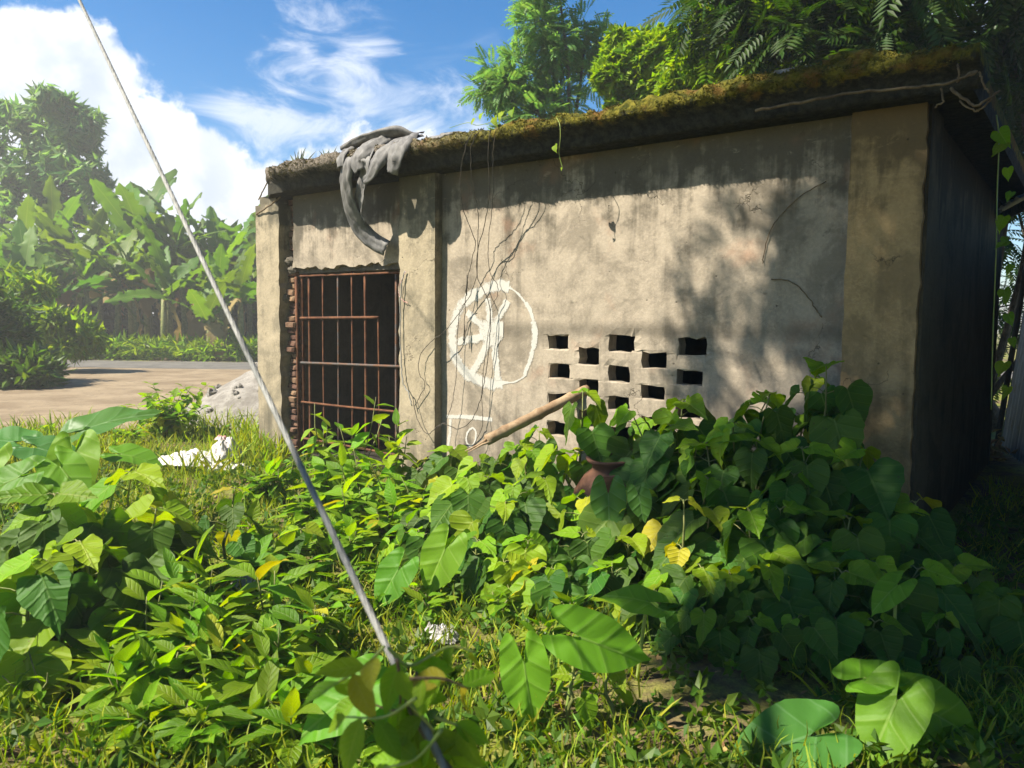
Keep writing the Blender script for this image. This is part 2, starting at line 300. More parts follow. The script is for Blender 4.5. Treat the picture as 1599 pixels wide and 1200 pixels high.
def mat_leaf(name, c1, c2, vein, trans=0.35, rough=0.45, nveins=7.0, attr=False, hv=0.045, vv=0.5, veinstr=0.5, spots=None, spec=0.18, tcol=None):
    m, nt = newmat(name)
    uv = nd(nt, 'ShaderNodeUVMap').outputs[0]; s = nd(nt, 'ShaderNodeSeparateXYZ', {0: uv})
    r = nd(nt, 'ShaderNodeAttribute', attribute_name='rnd').outputs['Fac'] if attr else nd(nt, 'ShaderNodeObjectInfo').outputs['Random']
    P = nd(nt, 'ShaderNodeTexCoord').outputs['Object']
    a = noi(nt, P, 9, 5, 0.6)
    c = mixc(nt, mth(nt, 'ADD', mth(nt, 'MULTIPLY', r, 0.7), mth(nt, 'MULTIPLY', a, 0.3)), c1, c2)
    nrml = None
    if veinstr > 0:
        au = mth(nt, 'ABSOLUTE', mth(nt, 'MULTIPLY_ADD', s.outputs[0], 2.0, -1.0))
        mid = ramp(nt, au, 0.055, 0.015)
        sv = mth(nt, 'ABSOLUTE', mth(nt, 'SINE', mth(nt, 'MULTIPLY', mth(nt, 'SUBTRACT', s.outputs[1], mth(nt, 'MULTIPLY', mth(nt, 'POWER', au, 0.85), 0.20)), nveins * PI)))
        side = ramp(nt, sv, 0.20, 0.03)
        vn = mth(nt, 'MAXIMUM', mid, mth(nt, 'MULTIPLY', side, 0.6))
        c = mixc(nt, mth(nt, 'MULTIPLY', vn, veinstr), c, vein)
        h = mth(nt, 'SUBTRACT', mth(nt, 'MULTIPLY', ramp(nt, sv, 0.0, 0.7), 1.0), mth(nt, 'MULTIPLY', mid, 0.7))
        nrml = bump(nt, mth(nt, 'MULTIPLY_ADD', a, 0.5, h), 0.35, 0.010)
    if spots:
        sp = noi(nt, nd(nt, 'ShaderNodeVectorMath', {0: P, 1: nd(nt, 'ShaderNodeCombineXYZ', {0: mth(nt, 'MULTIPLY', r, 40.0)}).outputs[0]}, operation='ADD').outputs[0], 16, 4, 0.6)
        c = mixc(nt, ramp(nt, sp, 0.64, 0.70, 0, 0.9), c, spots)
    r2 = mth(nt, 'FRACT', mth(nt, 'MULTIPLY', r, 17.31))
    c = nd(nt, 'ShaderNodeHueSaturation', {'Color': c, 'Hue': mth(nt, 'MULTIPLY_ADD', r2, -hv, 0.5 + hv * 0.45), 'Value': mth(nt, 'MULTIPLY_ADD', mth(nt, 'FRACT', mth(nt, 'MULTIPLY', r, 7.77)), vv, 1 - vv / 2)}).outputs[0]
    p = principled(nt, c, rough, nrml, spec=spec)
    tc = nd(nt, 'ShaderNodeHueSaturation', {'Color': c, 'Hue': 0.488, 'Saturation': 1.15, 'Value': 1.9}).outputs[0]
    t = nd(nt, 'ShaderNodeBsdfTranslucent', {0: tc}).outputs[0]
    finish(nt, nd(nt, 'ShaderNodeMixShader', {0: trans, 1: p, 2: t}).outputs[0]); return m
L = {}
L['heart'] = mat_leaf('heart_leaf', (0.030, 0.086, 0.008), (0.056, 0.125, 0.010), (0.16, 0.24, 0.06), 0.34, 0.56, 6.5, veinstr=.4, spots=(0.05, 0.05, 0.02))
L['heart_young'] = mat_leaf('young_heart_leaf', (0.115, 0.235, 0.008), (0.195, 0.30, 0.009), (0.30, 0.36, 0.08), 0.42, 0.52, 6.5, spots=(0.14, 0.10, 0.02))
L['yellow'] = mat_leaf('yellowing_leaf', (0.27, 0.29, 0.012), (0.36, 0.34, 0.016), (0.40, 0.38, 0.10), 0.38, 0.5, 6.5, spots=(0.10, 0.06, 0.02))
L['taro'] = mat_leaf('taro_leaf', (0.085, 0.21, 0.012), (0.14, 0.27, 0.014), (0.26, 0.36, 0.09), 0.42, 0.5, 4.0, veinstr=0.4, hv=0.03, vv=0.3)
L['taro_blue'] = mat_leaf('taro_leaf_waxy', (0.040, 0.115, 0.020), (0.062, 0.150, 0.024), (0.16, 0.26, 0.12), 0.30, 0.42, 4.0, veinstr=0.35, hv=0.02, vv=0.3)
L['ovate'] = mat_leaf('ovate_leaf', (0.080, 0.195, 0.008), (0.165, 0.285, 0.009), (0.26, 0.33, 0.07), 0.46, 0.52, 8.0)
L['lance'] = mat_leaf('lance_leaf', (0.085, 0.19, 0.008), (0.175, 0.285, 0.010), (0.24, 0.30, 0.07), 0.47, 0.5, 8.0, hv=0.06)
L['banana'] = mat_leaf('banana_leaf', (0.050, 0.125, 0.010), (0.11, 0.19, 0.012), (0.24, 0.28, 0.08), 0.42, 0.45, 40.0, veinstr=0.35, hv=0.05, vv=0.5)
L['dry'] = mat_leaf('dry_banana_leaf', (0.23, 0.15, 0.06), (0.32, 0.22, 0.10), (0.35, 0.26, 0.13), 0.2, 0.8, 30.0, veinstr=0.3)
L['crown_dark'] = mat_leaf('dark_tree_leaf', (0.016, 0.042, 0.006), (0.034, 0.07, 0.008), (0.1, 0.1, 0.1), 0.36, 0.45, attr=True, veinstr=0)
L['crown_mid'] = mat_leaf('mid_tree_leaf', (0.038, 0.09, 0.010), (0.075, 0.14, 0.012), (0.1, 0.1, 0.1), 0.38, 0.45, attr=True, veinstr=0)
L['crown_light'] = mat_leaf('light_tree_leaf', (0.10, 0.20, 0.008), (0.19, 0.29, 0.010), (0.1, 0.1, 0.1), 0.42, 0.45, attr=True, veinstr=0)
L['crown_feather'] = mat_leaf('feathery_leaf', (0.08, 0.18, 0.045), (0.15, 0.26, 0.055), (0.1, 0.1, 0.1), 0.42, 0.45, attr=True, veinstr=0)
L['moss'] = mat_leaf('roof_moss', (0.075, 0.058, 0.038), (0.115, 0.112, 0.012), (0.1, 0.1, 0.1), 0.15, 0.9, attr=True, veinstr=0, hv=0.05, vv=0.9, spec=.05)
L['grass'] = mat_leaf('grass_blade', (0.11, 0.20, 0.012), (0.28, 0.31, 0.03), (0.1, 0.1, 0.1), 0.35, 0.5, attr=True, veinstr=0, hv=0.07, vv=0.7)
L['agave'] = mat_leaf('spiky_leaf', (0.035, 0.055, 0.022), (0.07, 0.09, 0.036), (0.2, 0.2, 0.1), 0.15, 0.5, 3.0, veinstr=0.1)
L['litter'] = mat_leaf('leaf_litter', (0.13, 0.075, 0.03), (0.36, 0.24, 0.10), (0.1, 0.1, 0.1), 0.15, 0.8, attr=True, veinstr=0, hv=0.05, vv=0.8)

# ------------------------------------------------------------------ ground height
P0 = np.array([-2.985, 9.2, 0.0]); ANG = math.radians(-37)
BX = np.array([math.cos(ANG), math.sin(ANG), 0]); BY = np.array([-math.sin(ANG), math.cos(ANG), 0])
def tow(t, n, h): return P0 + BX * t - BY * n + np.array([0, 0, h])          # wall coordinates (along, outward, up) to world
def wpx(px, py, n=0.0):
    """pixel to wall coordinates (t, -n, h) in the building's own frame, n metres in front of the wall"""
    d = _fw + _rt * (px - CX) / F_PX - _up * (py - CY) / F_PX
    p0 = P0 - BY * n; k = ((p0 - CAMP) @ BY) / (d @ BY); p = CAMP + d * k
    return np.array([(p - p0) @ BX, -n, p[2]])
def gz(x, y):
    h = 0.05 * mnoise.noise(Vector((x * 0.5, y * 0.5, 3.3))) + 0.03 * mnoise.noise(Vector((x * 1.7, y * 1.7, 1.1)))
    near = max(0.0, min(1.0, (14 - y) / 4))
    h *= near
    if y > 30: h += min(1.0, (y - 30) / 8) * 0.5
    return h
def dirt_mask(x, y):
    """1 inside the bare track"""
    e = 0.9 * mnoise.noise(Vector((x * 0.35, y * 0.35, 7.7)))
    nearedge = 10.6 + 0.22 * (x + 8) + e
    if y < nearedge + (6.0 if x > -5.3 + e else 0) or y > 25.2: return 0
    return 1 if x < -3.6 + e else 0
ys = np.concatenate([np.arange(-12, 16, 0.25), np.arange(16, 60, 1.0), np.geomspace(60, 900, 14)])
xs = np.concatenate([-np.geomspace(900, 32, 14), np.arange(-30, -9, 1.0), np.arange(-9, 9, 0.25), np.arange(9, 30, 1.0), np.geomspace(32, 900, 14)])
V = np.array([(x, y, gz(x, y)) for y in ys for x in xs]); nx = len(xs)
Fc = np.array([(j * nx + i, j * nx + i + 1, (j + 1) * nx + i + 1, (j + 1) * nx + i) for j in range(len(ys) - 1) for i in range(nx - 1)])
tag(link('ground', mk_mesh('ground', V, Fc, M['ground'])), 'weedy soil of the yard running back to the road', 'ground', kind='structure')
# asphalt road crossing behind, bare dirt track leading to it
V = []; Fc = []
rx = np.arange(-70, 60, 1.0)
for i, x in enumerate(rx):
    yo = 24.8 - 0.03 * x
    V += [(x, yo + 0.25 * mnoise.noise(Vector((x * 0.6, 0, 0))), 0.012), (x, yo + 2.2, 0.03), (x, yo + 4.3 + 0.25 * mnoise.noise(Vector((x * 0.6, 5, 0))), 0.012)]
    if i: b = 3 * i; Fc += [(b - 3, b, b + 1, b - 2), (b - 2, b + 1, b + 2, b - 1)]
tag(link('road', mk_mesh('road', V, Fc, M['asphalt'])), 'worn grey asphalt road crossing behind the yard', 'road', kind='structure')
gx = np.arange(-30, 0, 0.3); gy = np.arange(6, 25.3, 0.3); idx = {}; V = []; Fc = []
for j, y in enumerate(gy[:-1]):
    for i, x in enumerate(gx[:-1]):
        if dirt_mask(x + .15, y + .15):
            q = []
            for a, b in ((i, j), (i + 1, j), (i + 1, j + 1), (i, j + 1)):
                if (a, b) not in idx:
                    jx, jy = gx[a] + 0.1 * mnoise.noise(Vector((a * 1.3, b * 1.3, 0))), gy[b] + 0.1 * mnoise.noise(Vector((a * 1.3, b * 1.3, 9)))
                    idx[a, b] = len(V); V.append((jx, jy, gz(jx, jy) + 0.008))
                q.append(idx[a, b])
            Fc.append(q)
tag(link('dirt_track', mk_mesh('dirt_track', V, Fc, M['dirt'])), 'bare dry earth track leading to the road', 'path', kind='structure')

# ------------------------------------------------------------------ the building (local frame: x along wall, y inwards, z up)
bld = empty('concrete_shed', tuple(P0), ANG)
tag(bld, 'derelict plastered concrete shed with mossy flat roof, barred doorway and vent holes', 'shed')
HOLES = [(4.12, 4.33, 1.38, 1.50), (4.44, 4.63, 1.26, 1.40), (4.73, 4.96, 1.38, 1.51), (5.03, 5.25, 1.26, 1.38), (5.34, 5.57, 1.37, 1.50),
         (4.14, 4.35, 1.13, 1.25), (4.73, 4.92, 1.13, 1.26), (5.33, 5.55, 1.14, 1.25), (4.44, 4.64, 1.00, 1.13), (5.03, 5.24, 1.01, 1.12),
         (4.13, 4.35, 0.88, 1.00), (4.73, 4.93, 0.90, 1.01), (4.44, 4.63, 0.74, 0.87), (5.03, 5.24, 0.75, 0.87), (5.33, 5.55, 0.88, 1.00),
         (4.13, 4.34, 0.63, 0.75), (4.73, 4.94, 0.64, 0.76), (5.33, 5.55, 0.63, 0.75)]
def grid_wall(x0, x1, z0, z1, yf, yb, holes=(), step=0.055, amp=0.006, rag=None, mat=None, name='wall', seed=0.0):
    """a plastered wall: fine grid front with real openings, uneven face"""
    def lines(a, b, ed):
        e = sorted(set([a, b] + [v for v in ed if a < v < b])); out = []
        for p, q in zip(e[:-1], e[1:]):
            k = max(1, int(round((q - p) / step))); out += [p + (q - p) * i / k for i in range(k)]
        return out + [b]
    X = lines(x0, x1, [h[0] for h in holes] + [h[1] for h in holes]); Z = lines(z0, z1, [h[2] for h in holes] + [h[3] for h in holes])
    nx, nz = len(X), len(Z)
    solid = np.ones((nz - 1, nx - 1), bool)
    for j in range(nz - 1):
        for i in range(nx - 1):
            cx_, cz_ = (X[i] + X[i + 1]) / 2, (Z[j] + Z[j + 1]) / 2
            if any(h[0] < cx_ < h[1] and h[2] < cz_ < h[3] for h in holes): solid[j, i] = False
    front = np.zeros((nz, nx, 3)); 
    for j, z in enumerate(Z):
        for i, x in enumerate(X):
            ed = any(abs(x - h[0]) < 1e-6 or abs(x - h[1]) < 1e-6 for h in holes if h[2] - 1e-6 <= z <= h[3] + 1e-6) or any(abs(z - h[2]) < 1e-6 or abs(z - h[3]) < 1e-6 for h in holes if h[0] - 1e-6 <= x <= h[1] + 1e-6)
            dx = dz = 0
            y = yf - amp * (1.3 * mnoise.noise(Vector((x * 1.6 + seed, z * 1.6, 0))) + 0.7 * mnoise.noise(Vector((x * 7 + seed, z * 7, 3))))
            if ed: dx, dz = random.uniform(-.009, .009), random.uniform(-.009, .009); y += random.uniform(0, 0.012)
            if rag:
                ex, ez = rag(x, z); dx += ex; dz += ez
            front[j, i] = (x + dx, y, z + dz)
    back = front.copy(); back[:, :, 1] = yb
    V = np.concatenate([front.reshape(-1, 3), back.reshape(-1, 3)]); o = nx * nz; Fc = []
    g = lambda j, i: j * nx + i
    def sol(j, i): return 0 <= j < nz - 1 and 0 <= i < nx - 1 and solid[j, i]
    for j in range(nz - 1):
        for i in range(nx - 1):
            if not solid[j, i]: continue
            a, b, c, d = g(j, i), g(j, i + 1), g(j + 1, i + 1), g(j + 1, i)
            Fc += [(a, b, c, d), (o + d, o + c, o + b, o + a)]
            if not sol(j - 1, i): Fc.append((a, o + a, o + b, b))
            if not sol(j + 1, i): Fc.append((d, c, o + c, o + d))
            if not sol(j, i - 1): Fc.append((a, d, o + d, o + a))
            if not sol(j, i + 1): Fc.append((b, o + b, o + c, c))
    return link(name, mk_mesh(name, V, Fc, mat, smooth=False), bld)
def ragedge(x0, x1, z0, z1, bottom=0.0, left=0.0, right=0.0):
    def f(x, z):
        dx = dz = 0
        if bottom and z - z0 < 0.001: dz = bottom * (0.7 * mnoise.noise(Vector((x * 6, 0, 2))) + 0.5 * mnoise.noise(Vector((x * 19, 0, 4))) + random.uniform(-.25, .25))
        if left and x - x0 < 0.001: dx = left * (mnoise.noise(Vector((4, 0, z * 5))) + random.uniform(-.5, .5))
        if right and x1 - x < 0.001: dx = right * (mnoise.noise(Vector((8, 0, z * 5))) + random.uniform(-.5, .5))
        return dx, dz
    return f
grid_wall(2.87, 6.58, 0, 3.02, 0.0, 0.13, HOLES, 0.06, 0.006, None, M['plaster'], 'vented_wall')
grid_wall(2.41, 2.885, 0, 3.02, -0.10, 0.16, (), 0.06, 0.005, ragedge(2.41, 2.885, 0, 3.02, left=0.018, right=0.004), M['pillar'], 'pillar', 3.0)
grid_wall(6.555, 7.0, 0, 3.02, -0.055, 0.2, (), 0.06, 0.009, ragedge(6.555, 7.0, 0, 3.02, left=0.008, right=0.012), M['bounce_ochre'], 'pillar', 6.0)
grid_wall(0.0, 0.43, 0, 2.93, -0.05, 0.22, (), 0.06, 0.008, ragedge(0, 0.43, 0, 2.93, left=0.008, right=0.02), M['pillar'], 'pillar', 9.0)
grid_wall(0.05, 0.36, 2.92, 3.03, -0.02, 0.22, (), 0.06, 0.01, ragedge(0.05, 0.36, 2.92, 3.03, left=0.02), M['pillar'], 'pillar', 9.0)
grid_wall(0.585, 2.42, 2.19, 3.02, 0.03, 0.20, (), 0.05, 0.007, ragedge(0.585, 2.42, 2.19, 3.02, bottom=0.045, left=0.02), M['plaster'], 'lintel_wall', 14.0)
mb = MB(); mb.box(0.42, 2.44, 0.08, 0.22, 2.13, 2.22, 0.01); mb.build('lintel', M['mortar'], bld, smooth=False)
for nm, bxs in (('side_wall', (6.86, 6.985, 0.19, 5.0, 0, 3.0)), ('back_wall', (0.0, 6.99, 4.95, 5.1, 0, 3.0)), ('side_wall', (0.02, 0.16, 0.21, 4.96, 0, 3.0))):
    mb = MB(); mb.box(*bxs, 0.004); mb.build(nm, M['shade_dark'], bld, smooth=False)
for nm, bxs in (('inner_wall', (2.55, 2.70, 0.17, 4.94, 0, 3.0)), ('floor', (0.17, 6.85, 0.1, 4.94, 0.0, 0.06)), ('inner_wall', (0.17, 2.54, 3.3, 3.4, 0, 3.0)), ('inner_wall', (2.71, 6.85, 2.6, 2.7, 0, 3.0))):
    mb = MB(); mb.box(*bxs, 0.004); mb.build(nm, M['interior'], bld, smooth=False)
# strip of plaster on the end wall corner
grid_wall(7.0, 7.02, 0, 3.0, 0.0, 0.45, (), 0.06, 0.01, None, M['shade_dark'], 'corner_plaster', 20.0)

# exposed bricks of the broken jamb
mb = MB(); mb.box(0.425, 0.60, 0.14, 0.22, 0.0, 2.95, 0.01); mb.build('jamb_core', M['mortar'], bld, smooth=False)
def brick_mesh(k):
    mb = MB(); l, h, d = 0.16, 0.058, 0.10
    nx_, nz_ = 4, 2; V = []
    mb.box(-l / 2, l / 2, -d / 2, d / 2, -h / 2, h / 2)
    V = mb.V[0]
    # chipped: bevel corners by adding a jittered inner ring on the face
    r = np.random.default_rng(k)
    V = V + r.uniform(-0.009, 0.009, V.shape)
    fcs = list(mb.F); front = fcs[2]
    c = V[list(front)]; ins = c * 0.78 + c.mean(0) * 0.22 + np.array([0, -0.012, 0]) + r.uniform(-0.006, 0.006, c.shape)
    V = np.concatenate([V, ins]); fcs.pop(2); fcs.append((8, 9, 10, 11))
    for a in range(4): b = (a + 1) % 4; fcs.append((front[a], front[b], 8 + b, 8 + a))
    return mk_mesh('brick', V, fcs, M['brick'], smooth=False)
bms = [brick_mesh(k) for k in range(7)]
z = 0.05; k = 0
while z < 2.14:
    o = link('brick', random.choice(bms), bld)
    o.location = (0.515 + random.uniform(-.022, .022), 0.11 + random.uniform(-.035, .03), z); o.rotation_euler = (random.uniform(-.08, .08), random.uniform(-.07, .07), random.uniform(-.22, .22)); o.scale = (random.uniform(.85, 1.12), 1, random.uniform(.85, 1.1))
    z += 0.072 + random.uniform(-.003, .004)
while z < 2.95:
    o = link('brick', random.choice(bms), bld)
    o.location = (0.50 + random.uniform(-.015, .015), 0.15 + random.uniform(-.02, .02), z); o.rotation_euler = (0, random.uniform(-.07, .07), random.uniform(-.2, .2)); o.scale = (0.7, 1, 1)
    z += 0.074
mb = MB()
V = rng.normal(size=(60, 3)); 
def lump(mb, c, r, seed, amp=0.35, nu=9, nv=6, sq=(1, 1, 1)):
    V = []; 
    for j in range(nv + 1):
        for i in range(nu):
            th, ph = PI * j / nv, 2 * PI * i / nu
            d = np.array([math.sin(th) * math.cos(ph), math.sin(th) * math.sin(ph), math.cos(th)])
            q = 1 + amp * mnoise.noise(Vector(d * 1.7 + seed)); V.append(np.asarray(c) + d * r * q * np.asarray(sq))
    mb.add(V, [(j * nu + i, j * nu + (i + 1) % nu, (j + 1) * nu + (i + 1) % nu, (j + 1) * nu + i) for j in range(nv) for i in range(nu)])
for zc, xx, rr in ((1.86, 0.42, 0.075), (2.28, 0.50, 0.06), (2.18, 0.55, 0.05)):
    mb = MB(); lump(mb, (xx, 0.04, zc), rr, zc * 9, 0.5, sq=(1.2, 0.7, 0.8)); mb.build('mortar_lump', M['mortar'], bld, smooth=False)

# roof slab: body, and its lumpy weathered front lip
mb = MB()
zz0, zz1 = 3.0, 3.225
poly = [(0.10, 0.05), (0.5, -0.21), (7.26, -0.21), (7.26, 5.25), (0.10, 5.25)]
mb.add([(x, y, zz0) for x, y in poly] + [(x, y, zz1) for x, y in poly], [(4, 3, 2, 1, 0), (5, 6, 7, 8, 9)] + [(i, (i + 1) % 5, 5 + (i + 1) % 5, 5 + i) for i in range(5)])
slab = mb.build('roof_slab', M['slab'], bld, smooth=False)
prof = [(-0.16, 3.005), (-0.225, 3.0), (-0.24, 3.02), (-0.248, 3.055), (-0.262, 3.09), (-0.305, 3.115), (-0.345, 3.14), (-0.365, 3.165), (-0.36, 3.20), (-0.335, 3.235), (-0.29, 3.258), (-0.22, 3.265), (-0.12, 3.262), (0.05, 3.25), (0.25, 3.228)]
def ldist(q): return q
V = []; Fc = []; ns_ = 260; npf = len(prof)
for s in range(ns_ + 1):
    x = 0.42 + (7.30 - 0.42) * s / ns_
    ex = min(1.0, (x - 0.42) / 0.35 + 0.0)
    sag = 0.02 * math.sin(x * 1.1) + 0.015 * mnoise.noise(Vector((x * 1.4, 0, 0)))
    thick = 1.0 + 0.35 * mnoise.noise(Vector((x * 1.1, 7, 0)))
    chunk = 0.05 * max(0, mnoise.noise(Vector((x * 2.6, 17, 0))) - 0.2)
    for k, (y, z) in enumerate(prof):
        f = fbm(x * 5, y * 9, z * 9, 5); g = fbm(x * 15, y * 15, z * 15 + 5, 3)
        outw = 0.028 * f + 0.012 * g
        up_ = max(0, (z - 3.09) / 0.17)
        yy = y * (0.55 + 0.45 * ex) - outw * (0.45 + up_) - (0.02 * up_ * thick) + chunk * (1 - up_ * 0.3)
        zz = z + sag * up_ + (0.028 * f + 0.018 * g + 0.03 * (thick - 1)) * up_
        if x > 6.35: zz -= (x - 6.35) * 0.06 * up_
        if k == 0: yy, zz = y * (0.55 + 0.45 * ex), z
        V.append((x, yy, zz))
for s in range(ns_):
    for k in range(npf - 1): a = s * npf + k; Fc.append((a, a + 1, a + npf + 1, a + npf))
Fc += [tuple(range(npf))[::-1], tuple(ns_ * npf + k for k in range(npf))]
link('roof_edge', mk_mesh('roof_edge', V, Fc, M['slab']), bld)
rs = np.random.default_rng(91); n = 6500
mx_ = rs.uniform(0.55, 7.25, n); kk = rs.choice(np.arange(6, npf - 2), n); ii = ((mx_ - 0.42) / (7.30 - 0.42) * ns_).astype(int); VV = np.array(V)
mp = VV[ii * npf + kk] * (1 - (fr := rs.random(n))[:, None]) + VV[ii * npf + kk + 1] * fr[:, None] + rs.normal(0, .004, (n, 3))
msel = np.array([mnoise.noise(Vector((p[0] * 2.2, p[1] * 6, p[2] * 8))) for p in mp]) > rs.uniform(-.5, .35, n); mp = mp[msel]; n = len(mp)
MOSS_AT = (mp, n)
# broken crumbs along the roof edge
for i in range(46):
    mb = MB(); x = random.uniform(1.0, 7.1); r = random.uniform(0.010, 0.024)
    lump(mb, (0, 0, 0), r, i * 3.3, 0.7, 7, 4); mb.build('crumb', M['slab'], bld, smooth=False, loc=(x, random.uniform(-.30, -.1), 3.252 + r * 0.2))
mb = MB(); lump(mb, (6.62, -0.27, 3.25), 0.10, 4.4, 0.8, 12, 8, (1.5, 1, 0.7)); lump(mb, (6.50, -0.20, 3.28), 0.07, 8.4, 0.8, 12, 8, (1.8, 1, 0.6)); mb.build('broken_lump', M['slab'], bld)
mb = MB(); mb.add([(6.1, -.32, 3.255), (6.38, -.34, 3.25), (6.33, -.05, 3.27), (6.12, -.08, 3.27), (6.12, -.31, 3.285), (6.36, -.33, 3.272), (6.31, -.06, 3.31), (6.13, -.09, 3.30)], [(0, 1, 5, 4), (1, 2, 6, 5), (2, 3, 7, 6), (3, 0, 4, 7), (4, 5, 6, 7)]); mb.build('loose_slab_piece', M['rubble'], bld, smooth=False)

# iron grille in the doorway: each bar a piece of the gate
gate = MB(); gate.box(0.62, 0.66, 0.09, 0.115, 0.15, 2.11); gt = gate.build('grille_gate', M['rust'], bld, smooth=False)
def bar(p, q, r, mat, bow=0.006):
    m_ = (np.array(p) + np.array(q)) / 2 + rng.uniform(-bow, bow, 3); mb = MB(); mb.tube(spline([p, m_, q], 4), r, 6); mb.build('bar', mat, gt)
ry = 0.105
for i, (x, z0, z1) in enumerate([(0.76, 0.15, 2.11), (1.01, 0.2, 2.11), (1.25, 0.2, 2.11), (1.48, 0.2, 2.15), (1.70, 0.2, 2.13), (1.90, 0.2, 1.66), (2.16, 0.2, 2.10), (2.31, 0.2, 2.12)]):
    bar((x, ry, z0), (x + random.uniform(-.008, .008), ry, z1), 0.011 if i not in (0, 4, 6) else 0.016, M['rust_grey'] if i in (2, 6) else M['rust'])
for (xa, xb, za, zb, r) in ((0.63, 2.31, 2.108, 2.10, 0.012), (0.50, 1.92, 1.63, 1.645, 0.016), (0.50, 2.32, 1.12, 1.145, 0.015), (0.50, 2.33, 0.67, 0.675, 0.014), (0.6, 2.33, 0.25, 0.22, 0.014)):
    bar((xa, ry - 0.024, za), (xb, ry - 0.024, zb), r, M['rust'] if za != 1.12 else M['rust_grey'])
mb = MB(); mb.tube([(0.615, 0.06, 0.1), (0.605, 0.05, 2.1)], 0.017, 6); mb.build('bar', M['rust'], gt)

# whitewash drawings on the wall
def wface(x, z): return -0.006 * (1.3 * mnoise.noise(Vector((x * 1.6, z * 1.6, 0))) + 0.7 * mnoise.noise(Vector((x * 7, z * 7, 3))))
def strip(name, pts, wd, y=-0.012, jit=0.0):
    mb = MB(); P_ = [np.array(p) for p in pts]; V = []
    for i, p in enumerate(P_):
        t = nrm(P_[min(i + 1, len(P_) - 1)] - P_[max(i - 1, 0)]); n = np.array([-t[1], t[0]])
        w_ = (wd[i] if not np.isscalar(wd) else wd) / 2
        V += [(p[0] + n[0] * w_ * random.uniform(.9, 1.08), y, p[1] + n[1] * w_ * random.uniform(.8, 1.15)), (p[0] - n[0] * w_ * random.uniform(.8, 1.15), y, p[1] - n[1] * w_ * random.uniform(.8, 1.15))]
    V = [(v[0], wface(v[0], v[2]) + y, v[2]) for v in V]
    mb.add(V, [(2 * i, 2 * i + 1, 2 * i + 3, 2 * i + 2) for i in range(len(P_) - 1)]); return mb
whl = MB()
def wp(px, py): q = wpx(px, py, 0.012); return (q[0], q[2])
def zpx(zx, zy): return wp(640 + zx * 220 / 1200, 380 + zy * 220 / 1200)
off = [0]
def stroke(pts, wd, conv=zpx):
    P_ = spline([np.array([*conv(*p), 0]) for p in pts], 5); mb = strip('s', [p[:2] for p in P_], wd, -0.0030 - 0.0003 * off[0]); off[0] += 1
    whl.add(mb.V[0], mb.F)
stroke([(840, 370), (740, 360), (620, 400), (500, 470), (410, 570), (370, 690), (360, 800), (370, 920), (410, 1030), (480, 1110), (580, 1170), (690, 1200), (780, 1190)], 0.135)
stroke([(840, 375), (910, 425), (975, 500)], [.06, .03, .02, .02, .02, .03, .03, .03, .03, .03, .03]); stroke([(780, 1190), (880, 1185), (965, 1140)], [.06, .04, .03, .02, .02, .02, .02, .02, .02, .02, .02])
stroke([(975, 500), (1020, 570), (1050, 680), (1058, 800), (1045, 900), (1015, 1010), (965, 1140)], [0.02] + [0.05] * 9 + [0.08] * 10 + [0.06] * 6 + [0.05] * 4 + [0.02])
for a in ([(660, 470), (670, 580), (675, 700)], [(830, 490), (770, 600), (720, 700)], [(480, 590), (560, 660), (640, 730)], [(400, 840), (500, 825), (620, 800)], [(650, 860), (590, 990), (520, 1110)], [(715, 860), (725, 1000), (745, 1170)]): stroke(a, 0.095)
stroke([(600, 780), (680, 740), (790, 740)], 0.22); stroke([(640, 850), (700, 820), (750, 850)], 0.16)
link('painted_wheel', mk_mesh('painted_wheel', np.concatenate(whl.V), whl.F, M['chalk'], uv=np.array([(i % 2, 0) for i in range(whl.n)], float), smooth=False), bld)
whl = MB(); off[0] = 0
stroke([(696, 651), (730, 652), (768, 655)], 0.05, wp); stroke([(702, 655), (701, 680), (698, 705)], 0.05, wp)
stroke([(737, 668), (729, 676), (728, 690), (734, 697), (741, 690), (742, 675), (737, 668)], 0.026, wp)
stroke([(712, 705), (716, 718), (722, 728)], 0.03, wp)
link('painted_lettering', mk_mesh('painted_lettering', np.concatenate(whl.V), whl.F, M['chalk'], uv=np.array([(i % 2, 0) for i in range(whl.n)], float), smooth=False), bld)

# ------------------------------------------------------------------ leaves
def leaf_geo(Ln, Wd, f, nv=8, nu=4, fold=0.25, droop=0.2, lobe=0.0, wave=0.03, ser=0.0, seed=0, quilt=0.0):
    r = np.random.default_rng(seed); V = []; UV = []; us = np.linspace(-1, 1, nu + 1)
    ph = r.uniform(0, 6.28, 2); ben = r.uniform(-.12, .12)
    for j in range(nv + 1):
        v = j / nv; hw = Wd / 2 * max(f(v), 0.0) * (1 + (ser if j % 2 else -ser)) 
        for u in us:
            x = u * hw; y = v * Ln - lobe * Ln * abs(u) ** 1.6 * (1 - v) ** 3
            z = fold * abs(x) - droop * Ln * v * v + wave * Ln * abs(u) ** 1.5 * math.sin(v * 11 + ph[0 if u < 0 else 1]) + quilt * Ln * (1 if j % 2 else -1) * abs(u) * (1 - abs(u))
            z -= lobe * 0.25 * Ln * abs(u) ** 2 * (1 - v) ** 3
            V.append((x + ben * Ln * v * v, y, z)); UV.append((u * .5 + .5, v))
    V = np.array(V); UV = np.array(UV); n1 = nu + 1
    Fc = np.array([(j * n1 + i, j * n1 + i + 1, (j + 1) * n1 + i + 1, (j + 1) * n1 + i) for j in range(nv) for i in range(nu)])
    return V, Fc, UV
